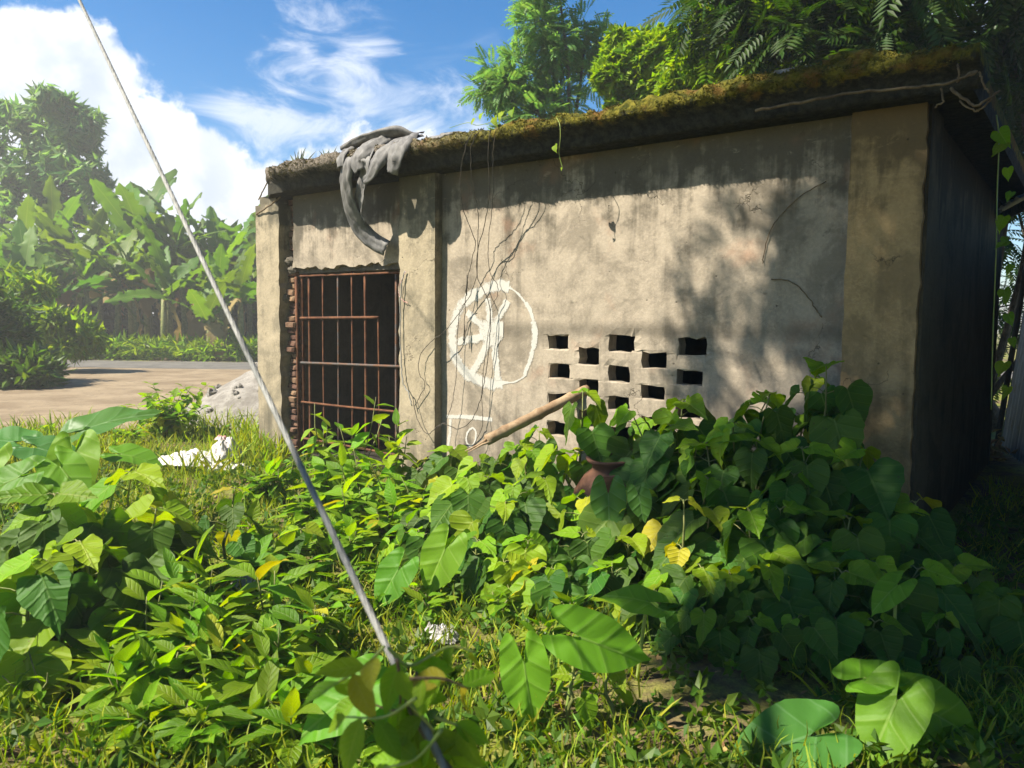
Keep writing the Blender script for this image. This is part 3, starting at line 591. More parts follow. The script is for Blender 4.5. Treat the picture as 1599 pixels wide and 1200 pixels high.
def notch_leaf(half, nr=3, fold=0.2, droop=0.2, wave=0.02, ser=0.02, seed=0, bites=0, cy=0.06, quilt=0.010):
    """blade built in rings round the stalk from half an outline (tip to notch)"""
    r = np.random.default_rng(seed); hp_ = [p[:2] for p in spline([(x, y, 0) for x, y in half], 2)]
    out = [np.array(p) for p in hp_] + [np.array([-p[0], p[1]]) for p in hp_[-2:0:-1]]; n = len(out); sc = np.ones(n)
    sc += r.normal(0, ser, n) + np.where(np.arange(n) % 2, ser, -ser); sc[0] = 1.05
    asym = r.uniform(.92, 1.08, 2)
    for _ in range(bites):
        k = int(r.integers(2, n - 2)); sc[k] *= r.uniform(.55, .8); sc[(k + 1) % n] *= r.uniform(.7, .95)
    V = [(0, cy, 0)]; ph = r.uniform(0, 6.28, 3); tw = r.uniform(-.25, .25); xs_ = max(abs(p[0]) for p in out); ys_ = [p[1] for p in out]; ben = r.uniform(-.1, .1)
    for j in range(1, nr + 1):
        q = (j / nr) ** 0.9
        for k, p in enumerate(out):
            f = q * (1 + (sc[k] - 1) * q * q); x = p[0] * f * asym[0 if p[0] < 0 else 1]; y = cy + (p[1] - cy) * f
            z = fold * abs(x) - droop * max(0, y) * abs(y) - .35 * droop * y * y * (y < 0) + wave * q * q * math.sin(k * 1.15 + ph[0]) + .6 * wave * q * math.sin(k * .5 + ph[1]) + tw * x * y + (quilt if (k + j) % 2 else -quilt) * (q < .9)
            V.append((x + ben * y * y, y, z))
    Fc = [(0, 1 + (k + 1) % n, 1 + k) for k in range(n)] + [(1 + (j - 1) * n + k, 1 + (j - 1) * n + (k + 1) % n, 1 + j * n + (k + 1) % n, 1 + j * n + k) for j in range(1, nr) for k in range(n)]
    Fc = [f[::-1] for f in Fc]
    V = np.array(V); UV = np.stack([.5 + .5 * V[:, 0] / xs_, (V[:, 1] - min(ys_)) / (max(ys_) - min(ys_))], 1)
    return V, Fc, UV
H_HEART = [(0, 1), (.07, .86), (.19, .68), (.31, .48), (.395, .28), (.41, .10), (.35, -.06), (.24, -.13), (.11, -.10), (0, -.005)]
H_TARO = [(0, 1), (.11, .87), (.26, .67), (.37, .43), (.42, .18), (.41, -.06), (.36, -.29), (.27, -.44), (.17, -.48), (.085, -.34), (.03, -.10), (0, -.02)]
f_heart = lambda v: math.sin(PI * min(1, v ** 0.56)) ** 0.80 if 0 < v < 1 else (0.0 if v <= 0 else 0.0)
f_taro = lambda v: math.sin(PI * min(1, v ** 0.50)) ** 0.85 if 0 < v < 1 else 0.0
f_ov = lambda v: math.sin(PI * min(1, v ** 0.80)) ** 0.9 if 0 < v < 1 else 0.0
f_la = lambda v: math.sin(PI * min(1, v ** 0.85)) if 0 < v < 1 else 0.0
def leafset(kind, mats, n, geo, eaten=0):
    out = {}
    for mk_ in mats:
        out[mk_] = []
        for i in range(n):
            V, Fc, UV = geo(i)
            if eaten and i >= n - eaten:
                r = np.random.default_rng(i * 7 + 3); keep = np.ones(len(Fc), bool)
                nu_ = int(round((len(UV) / len(Fc)) and (np.sum(UV[:, 1] == 0) - 1))); ed = [q for q in range(len(Fc)) if q % nu_ in (0, nu_ - 1)]; keep[r.choice(ed, 3, replace=False)] = False; Fc = Fc[keep]
            out[mk_].append(mk_mesh(kind, V, Fc, L[mk_], uv=UV))
    return out
HEART = leafset('leaf', ['heart', 'heart_young', 'yellow'], 9, lambda i: notch_leaf([(x * (0.92 + 0.07 * (i % 4)), y) for x, y in H_HEART], 3, 0.06 + 0.09 * (i % 4), 0.10 + 0.09 * (i % 3), 0.022 + .008 * (i % 3), 0.016, i, bites=(0, 0, 1, 0, 2, 0, 0, 3, 0)[i]))
TARO = leafset('leaf', ['taro', 'taro_blue'], 5, lambda i: notch_leaf([(x * (1.0 + 0.06 * (i % 2)), y) for x, y in H_TARO], 5, 0.04 + 0.07 * (i % 3), 0.12 + 0.08 * (i % 3), 0.030, 0.004, 30 + i, bites=(0, 0, 0, 0, 1)[i], cy=.03, quilt=.004))
OVATE = leafset('leaf', ['ovate', 'yellow', 'heart_young'], 5, lambda i: leaf_geo(1, 0.46 + 0.03 * (i % 3), f_ov, 7, 4, 0.25, 0.12 + 0.06 * (i % 3), 0.0, 0.02, 0.01, 50 + i))
LANCE = leafset('leaf', ['lance', 'yellow'], 5, lambda i: leaf_geo(1, 0.31 + 0.05 * (i % 3), f_la, 7, 4, 0.3, 0.15 + 0.1 * (i % 3), 0.0, 0.025, 0.03, 70 + i))
def banana_geo(i, torn=True):
    f = lambda v: min(1, (v / 0.10)) ** 0.6 * (1 - v ** 5) ** 0.8 if 0 < v < 1 else 0.0
    V, Fc, UV = leaf_geo(1, 0.30, f, 22, 4, 0.30, 0.22 + 0.16 * (i % 4), 0.0, 0.012, 0.04, 90 + i)
    r = np.random.default_rng(i)
    if torn:   # wind-torn: some side pieces hang down, a few are gone
        n1 = 5; keep = np.ones(len(Fc), bool)
        for k in range(len(Fc)):
            if (k % 4) in (0, 3) and r.random() < 0.20: keep[k] = False
        for j in range(1, 22):
            for u in (0, 4): V[j * n1 + u, 2] -= abs(r.normal(0, 0.035)); V[j * n1 + u, 1] += r.normal(0, 0.02); V[j * n1 + u, 0] *= r.uniform(.75, 1.05)
        Fc = Fc[keep]
    return V, Fc, UV
BANANA = leafset('leaf', ['banana', 'dry'], 6, banana_geo)

def orient(axis, nhint, s, loc, roll=0.0):
    """leaf placed with its midrib along axis, upper face towards nhint"""
    y = nrm(axis); z = np.asarray(nhint, float) - y * (np.asarray(nhint, float) @ y)
    if np.linalg.norm(z) < 1e-3: z = np.cross(y, (1, 0, 0))
    z = nrm(z); x = np.cross(y, z)
    if roll: x, z = x * math.cos(roll) + z * math.sin(roll), z * math.cos(roll) - x * math.sin(roll)
    return Matrix(((x[0] * s, y[0] * s, z[0] * s, loc[0]), (x[1] * s, y[1] * s, z[1] * s, loc[1]), (x[2] * s, y[2] * s, z[2] * s, loc[2]), (0, 0, 0, 1)))
TOCAM = lambda p: nrm(np.array([-p[0], -p[1], 0.0]))
def heart_plant(name, x, y, h, nn, size, label, group, seed, young=0.25, cat='plant', lean=None, yellow=0.03, spread=1.0):
    r = np.random.default_rng(seed); z0 = gz(x, y) - 0.02; root = empty(name, (x, y, z0)); tag(root, label, cat, group)
    ln = r.normal(0, 0.10, 2) if lean is None else np.asarray(lean)
    sp = [np.array([ln[0] * t * t * h, ln[1] * t * t * h, t * h]) + np.array([r.normal(0, .012), r.normal(0, .012), 0]) * (t > 0) for t in np.linspace(0, 1, 6)]
    mb = MB(); mb.tube(sp, [0.012, 0.011, 0.010, 0.008, 0.006, 0.004], 5)
    a0 = r.uniform(0, PI); leaves = []; tc_ = TOCAM((x, y))
    for k in range(nn):
        t = 1 - 0.86 * (k / max(1, nn)) ** 1.1 - 0.02
        p = np.array([np.interp(t, np.linspace(0, 1, 6), [q[i] for q in sp]) for i in range(3)])
        for sd in (0, PI):
            a = a0 + k * PI / 2 + sd + r.normal(0, 0.35)
            pl = (0.03 + 0.11 * min(1, k / 2.5)) * (0.6 + size * 2.2) * spread * r.uniform(.8, 1.2)
            d = np.array([math.cos(a), math.sin(a), 0.0])
            e = p + d * pl + np.array([0, 0, pl * r.uniform(.1, .5)])
            mb.tube([p, (p + e) / 2 + np.array([0, 0, .012]), e], [0.0035, 0.003, 0.0025], 4, False)
            s = size * (0.45 + 0.55 * min(1, (k + 0.6) / 2.2)) * r.uniform(.8, 1.18)
            pitch = r.uniform(-1.3, -0.55) if k > 0 else r.uniform(-0.8, 0.2)
            ax = d * math.cos(pitch) + np.array([0, 0, math.sin(pitch)])
            leaves.append((e, ax, d * 0.4 + np.array([0, 0, 0.9]) + 0.35 * SUN + 0.25 * tc_, s, k))
    mb.build('stem', M['stem'], root)
    for e, ax, nh, s, k in leaves:
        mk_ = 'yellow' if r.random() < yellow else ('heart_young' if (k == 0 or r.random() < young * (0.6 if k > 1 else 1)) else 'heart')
        ms = HEART[mk_]; link('leaf', ms[int(r.integers(len(ms)))], root, mtx=orient(ax, nh, s, e, r.normal(0, .22)))
    return root
def gen_plant(name, x, y, h, nstem, nper, LS, main, size, label, group, seed, cat='plant', spread=0.35, yellow=0.03, up=0.35, whorl=2, stemr=0.005, alt=None, z0=None, droop=-0.2):
    r = np.random.default_rng(seed); z0 = gz(x, y) - 0.02 if z0 is None else z0; root = empty(name, (x, y, z0)); tag(root, label, cat, group); mb = MB(); lv = []
    for s_ in range(nstem):
        a = r.uniform(0, 2 * PI); hh = h * r.uniform(.6, 1.05); o = np.array([math.cos(a), math.sin(a), 0]) * spread * r.uniform(.2, 1.0) * h
        P_ = [o * (t ** 1.3) + np.array([r.normal(0, .01), r.normal(0, .01), t * hh - 0.25 * spread * hh * t * t]) for t in np.linspace(0, 1, 5)]
        mb.tube(P_, [stemr * 1.3, stemr * 1.2, stemr, stemr * .8, stemr * .5], 4)
        for k in range(nper):
            t = 0.2 + 0.8 * (k + r.uniform(0, .6)) / nper; t = min(t, 1)
            p = np.array([np.interp(t, np.linspace(0, 1, 5), [q[i] for q in P_]) for i in range(3)])
            for q in range(whorl):
                b = k * 2.4 + q * 2 * PI / whorl + r.normal(0, .4); pitch = r.normal(up if t > .85 else droop, .38)
                ax = np.array([math.cos(b) * math.cos(pitch), math.sin(b) * math.cos(pitch), math.sin(pitch)])
                lv.append((p + ax * 0.01, ax, size * r.uniform(.65, 1.15) * (0.75 if t > .9 else 1)))
    mb.build('stem', M['stem'], root)
    for p, ax, s in lv:
        u = r.random(); mk_ = 'yellow' if u < yellow else (alt if alt and u < 0.3 else main)
        ms = LS[mk_]; link('leaf', ms[int(r.integers(len(ms)))], root, mtx=orient(ax, np.array([0, 0, 1.0]) + r.normal(0, .25, 3), s, p))
    return root
def px_ground(px, py, depth):
    p = at(px, py, depth); return p[0], p[1], p[2] - gz(p[0], p[1])

# ------------------------------------------------------------------ foliage masses (crowns, grass)
def pinnate(npair, Ll, Wl, rach, fold=0.2):
    """one compound leaf: leaflets both sides of a stalk, along +y"""
    V = []; Fc = []; UV = []
    for k in range(npair * 2 + 1):
        i = k // 2; sd = 1 if k % 2 else -1; yb = rach * (0.2 + 0.8 * i / npair)
        if k == npair * 2: a = 0.0
        else: a = sd * 1.0
        s = 1 - 0.35 * abs(i / npair - 0.45)
        d = np.array([math.sin(a), math.cos(a), -0.25]); n = np.array([math.cos(a), -math.sin(a), 0])
        b = np.array([0, yb, -0.15 * rach * (yb / rach) ** 2]); o = len(V)
        for (t, w_) in ((0, 0), (.4, 1), (.4, -1), (1, 0)): V.append(b + d * Ll * s * t + n * Wl * .5 * s * w_ + np.array([0, 0, 0.04 * Ll * abs(w_)])); UV.append((w_ * .5 + .5, t))
        Fc.append((o, o + 1, o + 3, o + 2))
    return np.array(V), np.array(Fc), np.array(UV)
def clusterleaf(nl, Ll, Wl, seed, droop=0.5):
    r = np.random.default_rng(seed); V = []; Fc = []; UV = []
    for k in range(nl):
        a = k * 2.4 + r.normal(0, .3); p = r.uniform(-.9, .7) - droop * .5; d = np.array([math.cos(a) * math.cos(p), math.sin(a) * math.cos(p), math.sin(p)]); n = nrm(np.cross(d, (0, 0, 1)) + r.normal(0, .3, 3)); o = len(V); b = np.array([0, 0, 0.15 * Ll * r.normal()])
        s = r.uniform(.7, 1.15); q = np.cross(n, d)
        for (t, w_) in ((0.02, 0), (.42, 1), (.42, -1), (1, 0)): V.append(b + d * Ll * s * t + n * Wl * .5 * s * w_ - q * 0.08 * Ll * (abs(w_) - (t > .9))); UV.append((w_ * .5 + .5, t))
        Fc.append((o, o + 1, o + 3, o + 2))
    return np.array(V), np.array(Fc), np.array(UV)
def instance_mesh(name, tmpl, pos, axis, up_, scale, mat, rv=None):
    """many small leaf sprays joined into one foliage mesh"""
    TV, TF, TU = tmpl; n = len(pos)
    y = axis / (np.linalg.norm(axis, axis=1, keepdims=True) + 1e-9); z = up_ - y * (up_ * y).sum(1, keepdims=True); z /= (np.linalg.norm(z, axis=1, keepdims=True) + 1e-9); x = np.cross(y, z)
    V = pos[:, None, :] + scale[:, None, None] * (TV[None, :, 0:1] * x[:, None, :] + TV[None, :, 1:2] * y[:, None, :] + TV[None, :, 2:3] * z[:, None, :])
    k = len(TV); Fc = (TF[None] + (np.arange(n) * k)[:, None, None]).reshape(-1, TF.shape[1])
    nl = len(TF); per = k // nl
    rr = rng.random(n * nl) * 0.55 + np.repeat(rng.random(n) * 0.45, nl)
    if rv is not None: rr = np.clip(rr * 0.6 + np.repeat(rv, nl) * 0.4, 0, 1)
    return mk_mesh(name, V.reshape(-1, 3), Fc, mat, uv=np.tile(TU, (n, 1)), rnd=np.repeat(rr, per), smooth=False)
def crown_points(clumps, n, rs, shell=0.5):
    """points and outward directions through ellipsoid clumps (cx,cy,cz,rx,ry,rz,weight)"""
    wts = np.array([c[6] for c in clumps], float); wts /= wts.sum(); ci = rs.choice(len(clumps), n, p=wts)
    C = np.array([c[:3] for c in clumps])[ci]; R_ = np.array([c[3:6] for c in clumps])[ci]
    d = rs.normal(size=(n, 3)); d /= np.linalg.norm(d, axis=1, keepdims=True)
    rad = rs.random(n) ** shell; return C + d * R_ * rad[:, None], d, ci
def make_tree(name, label, base, clumps, n, tmpl, scale, mat, trunk_r, group=None, seed=1, srange=(.28, .5), droopy=-0.2, cat='tree', keep=None, limb_r=None, shell=0.5, subs=5, trunk_pts=None):
    rs = np.random.default_rng(seed); base = np.asarray(base, float); root = empty(name, tuple(base)); tag(root, label, cat, group)
    cl = []
    for c in clumps:           # break each clump into smaller uneven ones
        for _ in range(subs):
            d = rs.normal(size=3); d /= np.linalg.norm(d); q = np.array(c[:3]) + d * np.array(c[3:6]) * rs.uniform(.3, .85); s = rs.uniform(*srange); cl.append((*q, c[3] * s, c[4] * s, c[5] * s, c[6] * rs.uniform(.5, 1.3)))
    pos, d, ci = crown_points(cl, n, rs, shell)
    if keep is not None:
        k = keep(pos); pos, d, ci = pos[k], d[k], ci[k]
    ax = d + rs.normal(0, .45, d.shape) + np.array([0, 0, droopy]); up_ = np.array([0, 0, 1.0]) + rs.normal(0, .35, d.shape)
    cv = rs.random(len(cl))[ci]
    link('crown', instance_mesh('crown', tmpl, pos - base, ax, up_, scale * rs.uniform(.7, 1.2, len(pos)), mat, cv), root)
    mb = MB(); cc = np.mean([c[:3] for c in clumps], axis=0); zmin = min(c[2] - c[5] * .5 for c in clumps); trunk_pts = [np.array(p, float) for p in trunk_pts] if trunk_pts else None; fork = np.array([base[0] * .5 + cc[0] * .5, base[1] * .5 + cc[1] * .5, max(base[2] + 0.5, min(zmin, base[2] + (cc[2] - base[2]) * .6))])
    tp = trunk_pts or [base, base * .6 + fork * .4 + np.array([.1, 0, 0]), fork]
    mb.tube([np.asarray(p) - base for p in spline(tp, 4)], np.linspace(trunk_r, trunk_r * .65, len(spline(tp, 4))), 9)
    fork = np.asarray(tp[-1])
    for c in clumps:
        e = np.array(c[:3]); m_ = fork * .5 + e * .5 + rs.normal(0, .12, 3) * np.linalg.norm(e - fork) * .6; lr = (limb_r or trunk_r * .5)
        P_ = spline([fork, m_, e], 4); mb.tube([p - base for p in P_], np.linspace(lr, lr * .35, len(P_)), 6)
    for c in cl:
        e = np.array(c[:3]); pj = min((np.array(q[:3]) for q in clumps), key=lambda q: np.linalg.norm(q - e)); P_ = [pj, (pj + e) / 2 + rs.normal(0, .08, 3), e]; lr = (limb_r or trunk_r * .5) * .35
        mb.tube([p - base for p in P_], [lr, lr * .7, lr * .3], 5)
    mb.build('trunk', M['bark'], root)
    return root

# ---- shade tree standing left of and behind the viewer: its crown shades the right of the wall
def shade_keep(P_):
    # where each spray's shadow meets the ground; leave openings in the crown as sun flecks and the open left side
    k = P_[:, 2] / SUN[2]; gx_ = P_[:, 0] - SUN[0] * k; gy_ = P_[:, 1] - SUN[1] * k
    ok = np.ones(len(P_), bool)
    for fx, fy, fr in ((1.35, 2.75, 0.42), (1.75, 2.85, 0.36), (0.35, 3.05, 0.5), (0.0, 3.4, .6), (0.9, 4.35, 0.14), (1.25, 4.3, 0.13), (6.0, 9.9, 0.5)):
        ok &= ((gx_ - fx) ** 2 + (gy_ - fy) ** 2) > fr * fr
    # sunlit part of the wall: points of the wall are at gx along the ray; distance along the wall decides
    h = 1.5; kk = (P_[:, 2] - h) / SUN[2]; wx = P_[:, 0] - SUN[0] * kk - P0[0]; wy = P_[:, 1] - SUN[1] * kk - P0[1]
    t = wx * BX[0] + wy * BX[1]; nrm_ = -(wx * BY[0] + wy * BY[1])
    tt = t - 0.66 * nrm_ * -1 * 0   # along-wall coordinate at that height
    # slide along the sun ray to the wall plane
    sn = -(SUN[0] * BY[0] + SUN[1] * BY[1]); st = SUN[0] * BX[0] + SUN[1] * BX[1]
    tw = t - st / sn * nrm_; hw = h - SUN[2] / sn * nrm_
    edge = 5.9 + 0.25 * np.sin(hw * 3.0)
    onwall = (hw > 0.3) & (hw < 3.3)
    r_ = np.random.default_rng(5).random(len(P_))
    ok &= ~(onwall & (tw < edge) & (r_ > np.clip((tw - edge + 0.35) / 0.35, 0, 1)))
    # dapples on the wall between
    dap = np.sin(tw * 7.0 + np.sin(hw * 2.2) * 1.5) * np.sin(hw * 3.1 + tw * 1.3)
    ok &= ~(onwall & (tw < 7.2) & (dap > np.where(tw < 6.55, -0.42, -0.05)) & (r_ > 0.06))
    # open sky above the left yard and the door
    ok &= ~((gx_ < 1.15 + .25 * np.sin(gy_ * 3.1)) & (r_ > 0.015))
    ok &= ~((gx_ < 0.7) & (gy_ > 2.4) & (r_ > 0.35))
    ok &= ~((gx_ < 1.25) & (gy_ < 2.5) & (r_ > 0.05))
    return ok
NEEM = pinnate(6, 0.11, 0.036, 0.30)
make_tree('shade_tree', 'tall spreading tree beside the viewer whose shadow dapples the wall', (-6.6, -2.6, 0), [(-3.2, 3.6, 7.6, 1.9, 1.7, 1.2, 1.2), (-2.4, 2.2, 7.2, 1.8, 1.6, 1.2, 1.2), (-3.2, 1.0, 6.6, 1.9, 1.8, 1.3, 1.2), (-1.3, 3.4, 8.2, 1.7, 1.5, 1.1, 1.0), (-1.0, 1.4, 7.8, 1.7, 1.6, 1.2, 1.0), (-4.6, 0.2, 7.6, 1.9, 1.9, 1.4, 1.0)],
          17000, NEEM, 1.0, L['crown_mid'], 0.22, seed=11, keep=shade_keep, subs=7, limb_r=.07, trunk_pts=[(-6.6, -2.6, 0), (-6.1, -2.0, 3.0), (-5.3, -1.3, 5.6)])

make_tree('sky_blocking_tree', 'unseen leafy tree added right of the viewer to block sky light', (5.2, -0.6, 0), [(4.6, 1.2, 5.2, 1.7, 1.7, 1.3, 1), (3.6, -0.6, 5.6, 1.7, 1.7, 1.3, 1), (5.6, 2.6, 5.2, 1.5, 1.6, 1.3, 1), (4.8, -1.2, 4.2, 1.7, 1.6, 1.3, 1), (6.0, 0.6, 3.8, 1.5, 1.8, 1.5, 1), (4.9, 1.8, 7.0, 1.8, 1.8, 1.2, 1), (2.4, -2.2, 5.6, 1.6, 1.5, 1.4, 1), (5.4, 3.6, 6.6, 1.6, 1.5, 1.2, 1), (1.5, -1.5, 5.6, 1.7, 1.5, 1.1, 1), (0.4, -3.2, 6.2, 1.7, 1.6, 1.2, 1), (3.0, -3.6, 5.0, 1.7, 1.6, 1.4, 1), (2.6, 0.2, 6.4, 1.6, 1.4, 1.0, 1)],
          14000, NEEM, 1.15, L['crown_dark'], 0.2, seed=12, subs=8)  # unseen tree added to keep sky light off the right thicket and passage
# ---- trees beyond the shed
def cl(px, py, dp, rx, ry, rz, wt=1.0): p = at(px, py, dp); return (*p, rx, ry, rz, wt)
FEATH = pinnate(7, 0.10, 0.042, 0.34)
make_tree('feathery_tree', 'airy blue-green tree rising in a plume behind the middle of the roof', (1.2, 15.0, 0),
          [cl(860, 40, 15, 0.75, .8, 1.0), cl(800, 95, 15, .65, .7, .6, .7), cl(880, 110, 15.2, .8, .8, .8), cl(840, 170, 15, .9, .8, .7), cl(915, 60, 15.4, .45, .6, .7, .6), cl(780, 140, 15, .5, .6, .4, .5), cl(870, -40, 15, .6, .7, .8, .8)],
          2300, FEATH, 0.95, L['crown_feather'], 0.10, seed=21, subs=6, limb_r=0.05)
OVSP = clusterleaf(7, 0.17, 0.085, 3)
make_tree('bushy_tree', 'bright green bushy tree crowding the roof right of the feathery tree', (3.0, 13.0, 0),
          [cl(985, 110, 13, .8, .8, .6), cl(1060, 100, 12.6, .9, .8, .7), cl(1130, 90, 12, .9, .8, .7), cl(1010, 150, 13, .9, .8, .6), cl(1100, 60, 12.4, .7, .8, .5, .7), cl(1190, 70, 11.5, .9, .8, .7)],
          4200, OVSP, 1.0, L['crown_light'], 0.10, seed=22, subs=6, limb_r=0.05)
OVS2 = clusterleaf(7, 0.13, 0.075, 5)
make_tree('roof_scrambler', 'yellow-green leafy climber heaped along the back of the roof', (3.6, 10.6, 0),
          [cl(1120, 120, 10.6, .7, .6, .3), cl(1200, 100, 10.0, .8, .6, .35), cl(1280, 85, 9.4, .7, .6, .35), cl(1060, 140, 11, .5, .5, .25)], 2300, OVS2, 1.0, L['crown_light'], 0.05, seed=23, subs=6, cat='climber', limb_r=.025)
BIGP = pinnate(8, 0.17, 0.05, 0.52)
make_tree('dark_pinnate_tree', 'dark large-leaved tree with drooping compound leaves above the right roof corner', (5.6, 11.5, 0),
          [cl(1170, -10, 9.6, .6, .7, .4, .5), cl(1110, 10, 9.8, .4, .6, .25, .25), cl(1250, 10, 9.2, .9, .9, .6), cl(1330, 30, 8.8, 1.0, .9, .8), cl(1400, 10, 8.4, .8, .8, .9), cl(1290, 60, 9.4, .9, .8, .6), cl(1370, 90, 9.0, .7, .8, .5, .6), cl(1200, -80, 9.2, 1.2, 1., .7), cl(1330, -80, 8.8, 1.3, 1., .9), cl(1500, -70, 8.6, 1.2, 1., .9)],
          1750, BIGP, 1.0, L['crown_dark'], 0.17, seed=24, subs=6, limb_r=0.06, droopy=-0.5)
make_tree('shadowy_tree', 'shadowy tree closing off the passage at the right edge', (7.6, 12.2, 0),
          [cl(1480, 110, 9.5, .8, .8, .6), cl(1540, 90, 9.0, .7, .8, .6), cl(1580, 60, 9.0, .9, .8, .7, .7), cl(1540, 220, 11, 1.0, .9, .9), cl(1590, 330, 11.5, 1., .9, 1.1), cl(1600, 180, 10.5, 1, .9, .9), cl(1520, 330, 13.5, 1.2, .9, 1.4), cl(1560, 480, 14, 1.4, .9, 1.4), cl(1500, 560, 15, 1.6, 1, 1.2), cl(1640, 100, 9.5, 1.2, 1.1, 1.1)],
          1900, pinnate(7, .14, .045, .42), 1.0, L['crown_dark'], 0.14, seed=25, subs=6, limb_r=.05, droopy=-.4)
make_tree('added_bright_fronds', 'bright yellow-green fronds added to lighten the dark tree just over the roof', (4.4, 11.0, 0), [cl(1150, 55, 9.9, .6, .5, .35), cl(1210, 45, 9.6, .6, .5, .4), cl(1235, 90, 9.6, .6, .5, .35), cl(1160, 100, 10, .5, .5, .3)], 420, pinnate(8, 0.15, 0.05, 0.48), 1.0, L['crown_light'], 0.05, seed=27, subs=6, limb_r=.025, droopy=-.3)  # separate bright copy of the dark tree's fronds, added to lighten them
# ---- hazy tree at the left above the bananas
make_tree('mango_tree', 'tall dark tree with hanging leaf clusters at the left edge', (-30, 43, 0.5),
          [cl(40, 210, 41.6, 2.99, 2.64, 1.80), cl(120, 200, 41.6, 1.72, 2.40, 1.68), cl(90, 265, 41.6, 2.76, 2.64, 1.68), cl(20, 290, 41.6, 2.76, 2.64, 1.80), cl(140, 270, 41.0, 1.26, 1.92, 1.20, .7), cl(105, 175, 41.6, 1.49, 1.92, 0.96, .7), cl(90, 335, 41.6, 1.84, 2.16, 1.20), cl(-120, 230, 42.9, 3.45, 2.88, 2.64), cl(0, 175, 42.9, 1.38, 1.92, 0.96, .6)],
          1150, clusterleaf(9, 0.85, 0.24, 8, 1.3), 1.0, L['crown_feather'], 0.30, seed=26, subs=8, srange=(.25, .6), shell=.6, limb_r=.12, droopy=-.6)

ORD = ['leftmost'] + [q + ' from left' for q in 'second third fourth fifth sixth seventh eighth ninth tenth eleventh twelfth thirteenth fourteenth fifteenth sixteenth'.split()]
def nth(i, n): return 'rightmost' if i == n - 1 and n > 1 else ORD[i]
# ---- banana grove beyond the road
def banana(px, depth, h, n, seed, ls, label, group):
    r = np.random.default_rng(seed); p = at(px, 560, depth); x, y = p[0], p[1]; z0 = gz(x, y); root = empty('banana_plant', (x, y, z0)); tag(root, label, 'banana plant', group)
    mb = MB(); ln = r.normal(0, .06, 2); hs_ = h * .62
    mb.tube([(0, 0, -.1), (ln[0] * hs_ * .4, ln[1] * hs_ * .4, hs_ * .5), (ln[0] * hs_, ln[1] * hs_, hs_)], [0.16, 0.13, 0.08], 8); mb.build('pseudostem', M['stem'], root)
    top = np.array([ln[0] * hs_, ln[1] * hs_, hs_])
    for k in range(n):
        a = k * 2.4 + r.normal(0, .3); el = r.uniform(0.55, 1.25) if k > 1 else r.uniform(1.25, 1.5); s = ls * r.uniform(.8, 1.15)
        if k > n - 3: el = r.uniform(-.3, .4)
        d = np.array([math.cos(a) * math.cos(el), math.sin(a) * math.cos(el), math.sin(el)])
        mk_ = 'dry' if (k >= n - 2 and r.random() < .5) else 'banana'; ms = BANANA[mk_]
        if mk_ == 'dry': d[2] = -.9
        me = ms[int(r.integers(len(ms)))]
        o = link('leaf', me, root, mtx=orient(d, np.array([0, 0, 1.]) + r.normal(0, .2, 3), s, top - np.array([0, 0, r.uniform(0, .5)]), r.normal(0, .35)))
    return root
gb1 = 'banana plants in the back of the grove'; gb2 = 'banana plants at the front of the grove'
for i in range(15):
    banana(0 + i * 30 + random.uniform(-10, 10), random.uniform(35, 39), random.uniform(6.0, 7.6), 9, 200 + i, random.uniform(2.6, 3.3), 'tall banana plant in the back row across the road, ' + nth(i, 15), gb1)
for i in range(11):
    banana(0 + i * 38 + random.uniform(-12, 12), random.uniform(31, 34), random.uniform(3.6, 5.2), 9, 300 + i, random.uniform(2.2, 2.8), 'shorter banana plant in the front row across the road, ' + nth(i, 11), gb2)
banana(233, 36, 7.9, 7, 411, 3.6, 'tallest banana plant with one upright leaf standing above the grove', None)
banana(330, 30.5, 2.9, 7, 412, 2.2, 'young bright banana plant at the roadside end of the grove', None)
# dense dark growth under and behind the bananas
rs = np.random.default_rng(31); n = 3600
pos = np.stack([rs.uniform(-46, 12, n), rs.uniform(39, 46, n), rs.random(n) ** 1.3 * 5.6], 1)
tag(link('woodland', instance_mesh('woodland', clusterleaf(8, 0.9, 0.36, 4), pos, rs.normal(size=(n, 3)), np.array([0, 0, 1.]) + rs.normal(0, .4, (n, 3)), rs.uniform(.7, 1.4, n), L['crown_dark'])), 'dark mass of growth behind the banana grove', 'woodland', kind='stuff')
n = 5200
pos = np.stack([rs.uniform(-40, 10, n), 29.6 + rs.random(n) ** 1.5 * 4.5, 0.1 + rs.random(n) * .6], 1); pos[:, 1] -= 0.03 * pos[:, 0]
tag(link('roadside_weeds', instance_mesh('roadside_weeds', clusterleaf(7, 0.34, 0.10, 14, -0.9), pos, np.array([0, 0, .6]) + rs.normal(0, .5, (n, 3)), rs.normal(size=(n, 3)), rs.uniform(.7, 1.5, n), L['crown_light'])), 'low bright weeds along the far side of the road', 'weeds', kind='stuff')

